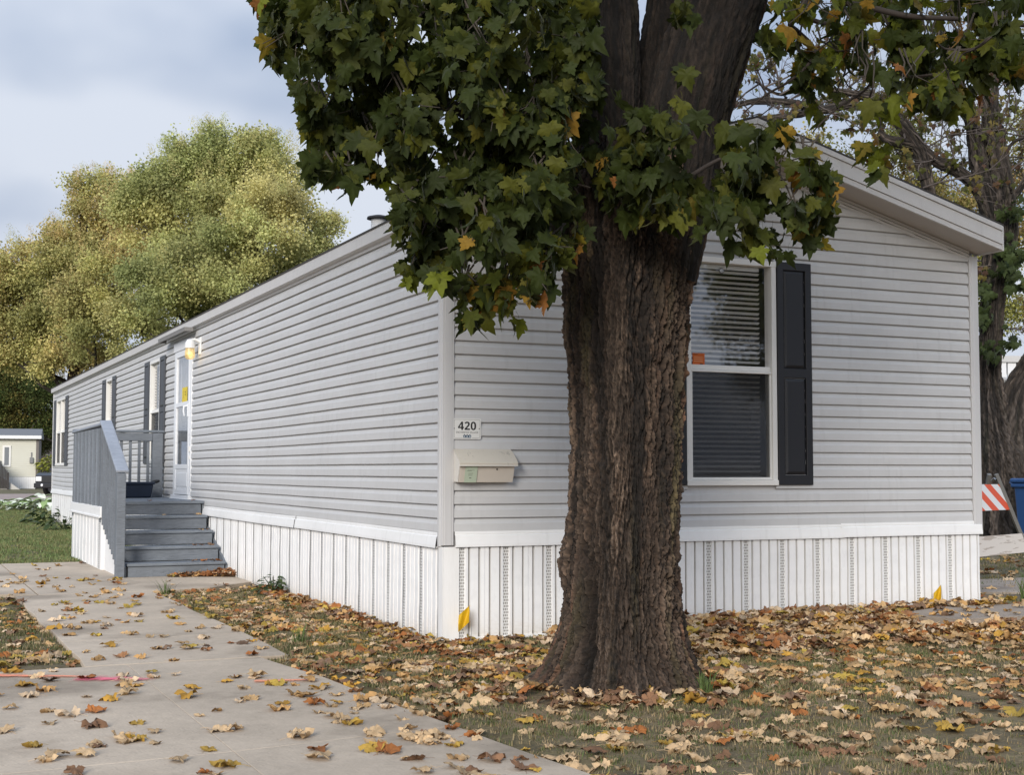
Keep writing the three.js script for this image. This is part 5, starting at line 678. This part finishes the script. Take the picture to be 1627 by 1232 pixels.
// weeds and low plants
{
  const blade = leafGeo({ fold: 0.1, droop: 0.3, side: 0.2, curl: 0.1, lobe: 0 }, 31), oval = (() => { const P = []; for (let i = 0; i <= 10; i++) { const t = i / 10; P.push([Math.sin(t * Math.PI) * 0.26, t]); } const s = new THREE.Shape([...P, ...P.slice(1, -1).reverse().map(([x, y]) => [-x, y])].map((p) => new THREE.Vector2(...p))); const g = new THREE.ShapeGeometry(s), p = g.attributes.position; for (let i = 0; i < p.count; i++) p.setZ(i, 0.3 * Math.abs(p.getX(i)) - 0.35 * p.getY(i) * p.getY(i)); g.computeVertexNormals(); return g; })();
  const weed = (name, label, cat, p, r, h, n, s, mats, geo = oval) => { const t = thing(name, label, cat, p); const ml = [[], []]; for (let i = 0; i < n; i++) { const a = rr(0, 6.28), q = Math.sqrt(rnd()) * r, P = V(Math.cos(a) * q, rr(0.1, 1) * h * (1 - 0.5 * q / r), Math.sin(a) * q); ml[i & 1].push(new THREE.Mesh(geo).geometry.clone().applyMatrix4(leafMatrix(P, V(Math.cos(a), rr(-0.3, 0.6), Math.sin(a)), V(gauss() * 0.5, 1, gauss() * 0.5), s * rr(0.6, 1.2)))); } ml.forEach((l, k) => stuff(mesh('foliage', merge(l), mats[k], t))); const st = []; for (let i = 0; i < 7; i++) { const a = rr(0, 6.28); st.push(tube([V(0, 0, 0), V(Math.cos(a) * r * 0.3, h * 0.5, Math.sin(a) * r * 0.3), V(Math.cos(a) * r * 0.6, h * 0.8, Math.sin(a) * r * 0.6)], [0.006, 0.005, 0.003], 4)); } mesh('stems', merge(st), mats[0], t); };
  const gA = leafMat([0.06, 0.10, 0.03]), gB = leafMat([0.09, 0.125, 0.035]), pale = std(0.72, 0.76, 0.62, 0.7), mid = std(0.26, 0.36, 0.14, 0.7);
  weed('weed_plant', 'small dark weed growing against the skirting near the steps', 'weed', V(-0.14, 0, -4.3), 0.17, 0.22, 60, 0.09, [gA, gB]);
  weed('weed_plant', 'leafy weed against the skirting at the far corner of the home', 'weed', V(-0.3, 0, -24.6), 0.5, 0.45, 70, 0.22, [gA, gB]); weed('weed_plant', 'leafy weed against the skirting just beyond the porch', 'weed', V(-0.35, 0, -20.5), 0.45, 0.35, 70, 0.2, [gA, gB]);
  weed('ground_cover_plant', 'variegated pale ground cover at the far corner of the home', 'plant', V(1.0, 0, -36), 1.1, 0.5, 170, 0.34, [pale, mid]); weed('ground_cover_plant', 'variegated pale ground cover in front of the parked truck', 'plant', V(2.3, 0, -39), 1.3, 0.6, 170, 0.36, [pale, mid]); weed('ground_cover_plant', 'variegated pale ground cover leftmost on the lawn by the road', 'plant', V(-0.4, 0, -37.5), 0.8, 0.35, 90, 0.3, [pale, mid]);
  weed('shrub', 'bright yellow-green shrub behind the parked truck', 'shrub', (() => { const p = at(77, 752, 92); return p; })(), 0.55, 1.5, 160, 0.4, [leafMat([0.5, 0.5, 0.08]), leafMat([0.38, 0.42, 0.08])]);
}

// ---------------------------------------------------------------- small things
function flag(p, label, lean, turn, s) {
  const t = thing('marker_flag', label, 'flag', p); mesh('wire', tube([V(0, -0.02, 0), V(0.01, 0.1, 0), V(lean, 0.27, 0)], 0.0022, 6), M.metal, t);
  const g = new THREE.PlaneGeometry(0.072, 0.12, 8, 8), q = g.attributes.position; for (let i = 0; i < q.count; i++) { const x = q.getX(i) / 0.072 + 0.5, y = q.getY(i) / 0.125; q.setZ(i, 0.022 * Math.sin(x * 5 + y * 3)); q.setY(i, q.getY(i) - 0.075 * x); q.setX(i, x * 0.08 * s); } g.computeVertexNormals();
  const f = mesh('cloth', g, new THREE.MeshPhysicalMaterial({ color: C(0.75, 0.46, 0.012), roughness: 0.5, transmission: 0.3, thickness: 0, side: THREE.DoubleSide }), t); f.position.set(lean * 0.8, 0.21, 0); f.rotation.y = turn;
}
flag(V(0.16, 0, 0.13), 'small yellow marker flag at the front corner of the skirting', -0.01, 2.6, 1); flag(V(4.59, 0.0, 0.13), 'small yellow marker flag near the right end of the skirting', -0.01, 2.4, 0.8);
{ // barricade
  const t = thing('barricade', 'orange and white striped folding barricade standing behind the right corner', 'barricade');
  const O = V(8.52, 0, -3.05), ux = V(0.93, 0, -0.36).normalize(), A = (u, y, o) => O.clone().addScaledVector(ux, u).add(V(0, y, 0)).addScaledVector(V(0.36, 0, 0.93), o);
  const stripe = canvasTex(512, 128, (c, w, h) => { c.fillStyle = '#f2f0ec'; c.fillRect(0, 0, w, h); c.fillStyle = '#ee5316'; for (let i = -3; i < 9; i++) { c.beginPath(); const x = 22 + i * 78; c.moveTo(x, 0); c.lineTo(x + 39, 0); c.lineTo(x + 39 + 76, h); c.lineTo(x + 76, h); c.fill(); } });
  const quad = (a, b, y0, y1, o0, o1, m, name) => { const P = [A(a, y0, o0), A(b, y0, o0), A(b - 0.05, y1, o1), A(a, y1, o1)], n = V(0.36, 0.1, 0.93).multiplyScalar(0.02), pos = [], uv = [], face = (q, w) => { for (const k of [0, 1, 2, 0, 2, 3]) { pos.push(q[k].x, q[k].y, q[k].z); uv.push(...w[k]); } }; const B = P.map((p) => p.clone().sub(n)), u = [[0, 0], [1, 0], [1, 1], [0, 1]], e = [[0, 0], [0.01, 0], [0.01, 0.01], [0, 0.01]]; face(P, u); face(B, e); for (let k = 0; k < 4; k++) { const j = (k + 1) % 4; face([P[k], P[j], B[j], B[k]], e); } const g = new THREE.BufferGeometry(); g.setAttribute('position', new THREE.Float32BufferAttribute(pos, 3)); g.setAttribute('uv', new THREE.Float32BufferAttribute(uv, 2)); g.computeVertexNormals(); return mesh(name, g, m, t); };
  quad(-2.6, -0.24, 0.80, 1.10, 0.13, 0.05, std(0.82, 0.82, 0.82, 0.45, { map: stripe }), 'striped_board');
  quad(-2.6, -0.04, 0.30, 0.52, 0.27, 0.22, std(0.74, 0.68, 0.62, 0.8, { map: dataTex(256, 64, (u, v) => { const k = tf(u, v, 8, 111, 4); return k > 0.66 ? [0.6, 0.55, 0.5] : [0.9, 0.88, 0.85]; }) }), 'lower_board');
  quad(-2.6, -0.24, 0.80, 1.10, -0.2, -0.1, std(0.7, 0.7, 0.68, 0.6), 'rear_board');
  const G = std(0.22, 0.21, 0.19, 0.45, { metalness: 0.5 });
  for (const [u, y, o] of [[0.05, 0.0, 0.33], [-2.8, 0.0, 0.33], [0.02, 0.0, -0.45], [-2.8, 0, -0.45]]) { const s = u > -0.5 ? 1 : -1, a = A(u, y, o), b = A(s > 0 ? -0.36 : -2.3, 1.22, o > 0 ? 0.02 : -0.06), q = box(0.045, 0.045, a.distanceTo(b), 0, 0, 0, 0.005).applyMatrix4(new THREE.Matrix4().lookAt(a, b, V(0, 1, 0))); q.translate((a.x + b.x) / 2, (a.y + b.y) / 2, (a.z + b.z) / 2); mesh('leg', q, G, t); }
  mesh('hinge', tube([A(-0.44, 1.15, 0.06), A(-0.36, 1.17, 0.0), A(-0.3, 1.14, -0.06)], 0.012, 6), M.metal, t);
}
{ // blue bin and the steps behind it
  const D = 20.2, p = at(1657, 868, D); p.y = 0.02; const t = thing('wheeled_bin', 'blue wheeled bin at the right edge beside the gnarled tree', 'bin', p), B = std(0.018, 0.075, 0.22, 0.45); t.rotation.y = -YAW + 0.25;
  const g = box(0.56, 0.98, 0.62, 0, 0.58, 0, 0.04), q = g.attributes.position; for (let i = 0; i < q.count; i++) { const s = 0.83 + 0.17 * clamp((q.getY(i) - 0.09) / 0.98, 0, 1); q.setX(i, q.getX(i) * s); q.setZ(i, q.getZ(i) * s); } g.computeVertexNormals(); mesh('body', g, B, t);
  mesh('rim', bx(-0.31, 0.31, 0.99, 1.05, -0.34, 0.34, 0.02), B, t); mesh('lid', bx(-0.32, 0.32, 1.055, 1.13, -0.35, 0.36, 0.03), B, t); mesh('handle', tube([V(-0.25, 1.02, -0.33), V(-0.25, 1.06, -0.43), V(0.25, 1.06, -0.43), V(0.25, 1.02, -0.33)], 0.017, 8), B, t);
  for (const s of [-1, 1]) mesh('wheel', new THREE.LatheGeometry([[0.02, -0.03], [0.1, -0.03], [0.125, -0.02], [0.125, 0.02], [0.1, 0.03], [0.02, 0.03]].map((v) => new THREE.Vector2(...v)), 20).rotateZ(Math.PI / 2).translate(s * 0.27, 0.125, 0.2), M.black, t);
  const sD = 24.5, st = thing('wooden_steps', 'dark wooden steps with pale edges half hidden behind the blue bin', 'steps', (() => { const a = at(1625, 850, sD); a.y = 0; return a; })()); st.rotation.y = -YAW;
  for (let i = 0; i < 4; i++) { mesh('tread', bx(-0.5, 0.7, 0.24 + i * 0.2, 0.29 + i * 0.2, -0.28 - i * 0.26, -i * 0.26), std(0.5, 0.48, 0.44, 0.8), st); mesh('riser', bx(-0.48, 0.68, 0.03 + i * 0.2, 0.236 + i * 0.2, -0.06 - i * 0.26, -0.04 - i * 0.26), std(0.05, 0.04, 0.035, 0.9), st); }
}
{ // white home beyond the gnarled tree
  const D = 34, t = thing('neighbour_home', 'white neighbouring home with corrugated skirt roof behind the gnarled tree', 'mobile home', (() => { const a = at(1600, 748, D); a.y = 0; return a; })()); t.rotation.y = -YAW;
  const w = std(0.72, 0.72, 0.73, 0.6); mesh('wall', bx(-2.2, 6, 0.05, 3.6, -4, -0.3, 0), w, t); const r = mesh('roof', bx(-2.5, 6.2, 4.0, 4.16, -4.2, 0.1), std(0.5, 0.49, 0.48, 0.6), t);
  for (let i = 0; i < 34; i++) mesh('roof_panel', bx(-2.45 + i * 0.25, -2.24 + i * 0.25, 3.62, 4.0, -0.02, 0.04 + (i % 2) * 0.02, 0.004), w, t); mesh('gutter', bx(-2.5, 6.2, 3.55, 3.61, -0.06, 0.07), std(0.4, 0.4, 0.42, 0.5), t);
  const wn = mesh('window', bx(-0.9, 0.2, 2.2, 3.3, -0.29, -0.25), M.frameWhite, t); mesh('pane', bx(-0.82, 0.12, 2.28, 3.22, -0.245, -0.235, 0), std(0.06, 0.07, 0.08, 0.15), wn);
}
// ---------------------------------------------------------------- far left: neighbours and the parked truck
{
  const D = 92, o = at(57, 778, D); o.y = -0.02; const t = thing('neighbour_home', 'pale yellow-green neighbouring home across the road at the far left', 'mobile home', o); t.rotation.y = -YAW + 0.3;
  const sc = D / 2151, wall = std(0.60, 0.585, 0.50, 0.7), H = 76 * sc;
  for (let i = 0; i < 18; i++) mesh('siding_board', drawn([[0, 0.85 + i * 0.145], [0.03, 0.85 + i * 0.145], [0.008, 0.85 + (i + 1) * 0.145]], -9, 0, P0, 99), wall, t);
  mesh('wall', bx(-9, -0.01, 0.1, 3.45, -4.5, -0.01, 0), wall, t); mesh('end_trim', bx(-0.02, 0.16, 0.75, 3.5, -4.5, 0.05), std(0.16, 0.14, 0.13, 0.7), t);
  for (let i = 0; i < 12; i++) mesh('skirting_panel', bx(-1.75 + i * 0.145, -1.75 + (i + 1) * 0.145 - 0.008, 0.02, 0.82, 0, 0.03, 0.003), M.white, t); mesh('skirting_panel', bx(-9, -1.76, 0.02, 0.82, 0, 0.03, 0), M.white, t);
  const rf = prism([[-0.35, 3.42], [-0.35, 3.62], [2.2, 4.15], [4.9, 3.6], [4.9, 3.42]], 9.6).rotateY(Math.PI / 2).translate(-9.3, 0, 0); mesh('roof', rf, std(0.16, 0.165, 0.175, 0.8), t); mesh('fascia', bx(-9.3, 0.32, 3.40, 3.62, 0.32, 0.38), M.white, t);
  const w = mesh('window', bx(-2.15, -1.62, 1.5, 2.95, 0.02, 0.07), M.frameWhite, t); mesh('pane', bx(-2.03, -1.74, 1.62, 2.83, 0.071, 0.08, 0), std(0.2, 0.21, 0.22, 0.2), w);
  mesh('wall_meter', merge([bx(-0.42, -0.18, 1.75, 2.15, 0.03, 0.15, 0.03), bx(-0.34, -0.28, 2.15, 2.5, 0.04, 0.09)]), std(0.2, 0.2, 0.2, 0.6), t);
  const p = thing('neighbour_porch', 'dark brown porch with sloping stair rail on the pale green home', 'porch', o.clone()); p.rotation.y = t.rotation.y; const W = std(0.05, 0.043, 0.04, 0.85);
  mesh('deck', bx(-5.4, -2.3, 0.75, 0.85, 0.06, 2.2), W, p); for (const [x, z] of [[-2.35, 2.1], [-2.35, 0.2], [-1.65, 2.1]]) mesh('post', bx(x - 0.06, x + 0.06, 0, x > -2 ? 1.1 : 1.95, z - 0.06, z + 0.06), W, p);
  for (let i = 0; i < 8; i++) mesh('board', bx(-2.3 + i * 0.09, -2.235 + i * 0.09, 0.1, 1.85 - i * 0.1, 2.07, 2.11), W, p); for (let i = 0; i < 18; i++) mesh('board', bx(-2.37, -2.33, 0.85, 1.85, 0.2 + i * 0.105, 0.27 + i * 0.105), W, p); mesh('stair_side', prism([[-2.3, 0], [-0.9, 0], [-2.3, 1.0]], 0.05).translate(0, 0, 1.9), std(0.5, 0.48, 0.44, 0.8), p);
}
{
  const D = 118, o = at(70, 765, D); o.y = 0; const t = thing('neighbour_home', 'pinkish neighbouring home with white gable far behind the truck', 'mobile home', o); t.rotation.y = -YAW + 0.35;
  const w = std(0.52, 0.40, 0.38, 0.8); mesh('wall', bx(-1.6, 6, 0, 3.3, -9, 0, 0), w, t); mesh('gable', prism([[-1.6, 3.3], [6, 3.3], [2.2, 4.7]], 0.1).translate(0, 0, -0.1), w, t);
  mesh('roof', merge([prism([[-1.95, 3.2], [2.2, 4.75], [2.2, 5.0], [-1.95, 3.45]], 9.6).translate(0, 0, -9.2), prism([[2.21, 4.75], [6.35, 3.2], [6.35, 3.45], [2.21, 5.0]], 9.6).translate(0, 0, -9.2)]), std(0.75, 0.73, 0.7, 0.7), t); const n = mesh('window', bx(0.3, 1.4, 1.0, 2.5, 0.01, 0.06), std(0.12, 0.09, 0.09, 0.4), t); mesh('frame', bx(0.2, 1.5, 2.51, 2.6, 0.01, 0.08), M.frameWhite, n);
  const f = thing('garden_fence', 'dark board fence between the truck and the pinkish home', 'fence', (() => { const a = at(58, 765, 100); a.y = 0; return a; })()); f.rotation.y = -YAW; for (let i = 0; i < 12; i++) mesh('board', bx(-0.4 + i * 0.2, -0.22 + i * 0.2, 0.05, 1.85 + rr(-0.03, 0.03), -0.02, 0.02), std(0.09, 0.07, 0.06, 0.9), f);
}
{ // pickup seen from the front
  const D = 64, o = at(82, 789, D); o.y = 0.03; const t = thing('pickup_truck', 'black pickup truck parked facing this way at the far corner of the home', 'truck', o); t.rotation.y = -YAW - 0.35;
  const B = new THREE.MeshPhysicalMaterial({ color: C(0.012, 0.012, 0.014), roughness: 0.35, clearcoat: 1, clearcoatRoughness: 0.08 }), hw = 0.9;
  const taper = (g, y0, y1, kx, kz) => { const p = g.attributes.position; for (let i = 0; i < p.count; i++) { const s = clamp((p.getY(i) - y0) / (y1 - y0), 0, 1); p.setX(i, p.getX(i) * (1 - kx * s)); p.setZ(i, p.getZ(i) - kz * s * (p.getZ(i) > -1.8 ? 1 : -0.3)); } g.computeVertexNormals(); return g; };
  const body = new THREE.ExtrudeGeometry(new THREE.Shape([[0, 0.48], [0.02, 0.95], [-0.1, 1.05], [-1.25, 1.12], [-5.0, 1.12], [-5.1, 0.5], [-4.3, 0.45], [-1.4, 0.42], [-0.35, 0.42]].map((p) => new THREE.Vector2(...p))), { depth: 2 * hw - 0.12, bevelEnabled: true, bevelSize: 0.05, bevelThickness: 0.06, bevelSegments: 3 }).translate(0, 0, -hw + 0.06).rotateY(-Math.PI / 2); mesh('body', body, B, t);
  mesh('cab', taper(box(1.68, 0.62, 1.95, 0, 1.42, -2.2, 0.08), 1.12, 1.72, 0.17, 0.42), B, t); mesh('windscreen', prism([[-0.74, 1.14], [0.74, 1.14], [0.63, 1.64], [-0.63, 1.64]], 0.02).rotateX(-0.62).translate(0, 0.225, -0.59 - 0.2), std(0.10, 0.11, 0.12, 0.08), t);
  mesh('grille', merge([bx(-0.5, 0.5, 0.66, 0.93, 0.045, 0.075), ...[0.71, 0.78, 0.85].map((y) => bx(-0.48, 0.48, y, y + 0.025, 0.076, 0.088, 0.003))]), std(0.03, 0.03, 0.03, 0.5), t);
  for (const s of [-1, 1]) { mesh('headlight', bx(s * 0.53, s * 0.86, 0.70, 0.93, 0.04, 0.085, 0.02), std(0.72, 0.73, 0.74, 0.15), t); mesh('fog_light', new THREE.SphereGeometry(0.07, 14, 10).scale(1, 1, 0.4).translate(s * 0.42, 0.52, 0.17), std(0.75, 0.75, 0.75, 0.2), t); mesh('mirror', box(0.2, 0.15, 0.1, s * 1.02, 1.24, -1.28, 0.03), B, t); }
  mesh('bumper', box(1.82, 0.24, 0.24, 0, 0.5, 0.05, 0.05), std(0.02, 0.02, 0.022, 0.5), t);
  for (const [x, z] of [[-0.82, -0.85], [0.82, -0.85], [-0.82, -4.1], [0.82, -4.1]]) { const w = mesh('wheel', new THREE.LatheGeometry([[0.2, -0.1], [0.33, -0.11], [0.37, -0.07], [0.37, 0.07], [0.33, 0.11], [0.2, 0.1], [0.2, -0.1]].map((v) => new THREE.Vector2(...v)), 28).rotateZ(Math.PI / 2).translate(x, 0.37, z), M.black, t); mesh('rim', new THREE.CylinderGeometry(0.2, 0.2, 0.14, 18).rotateZ(Math.PI / 2).translate(x, 0.37, z), M.metal, w); }
}
renderer.render(scene, camera);
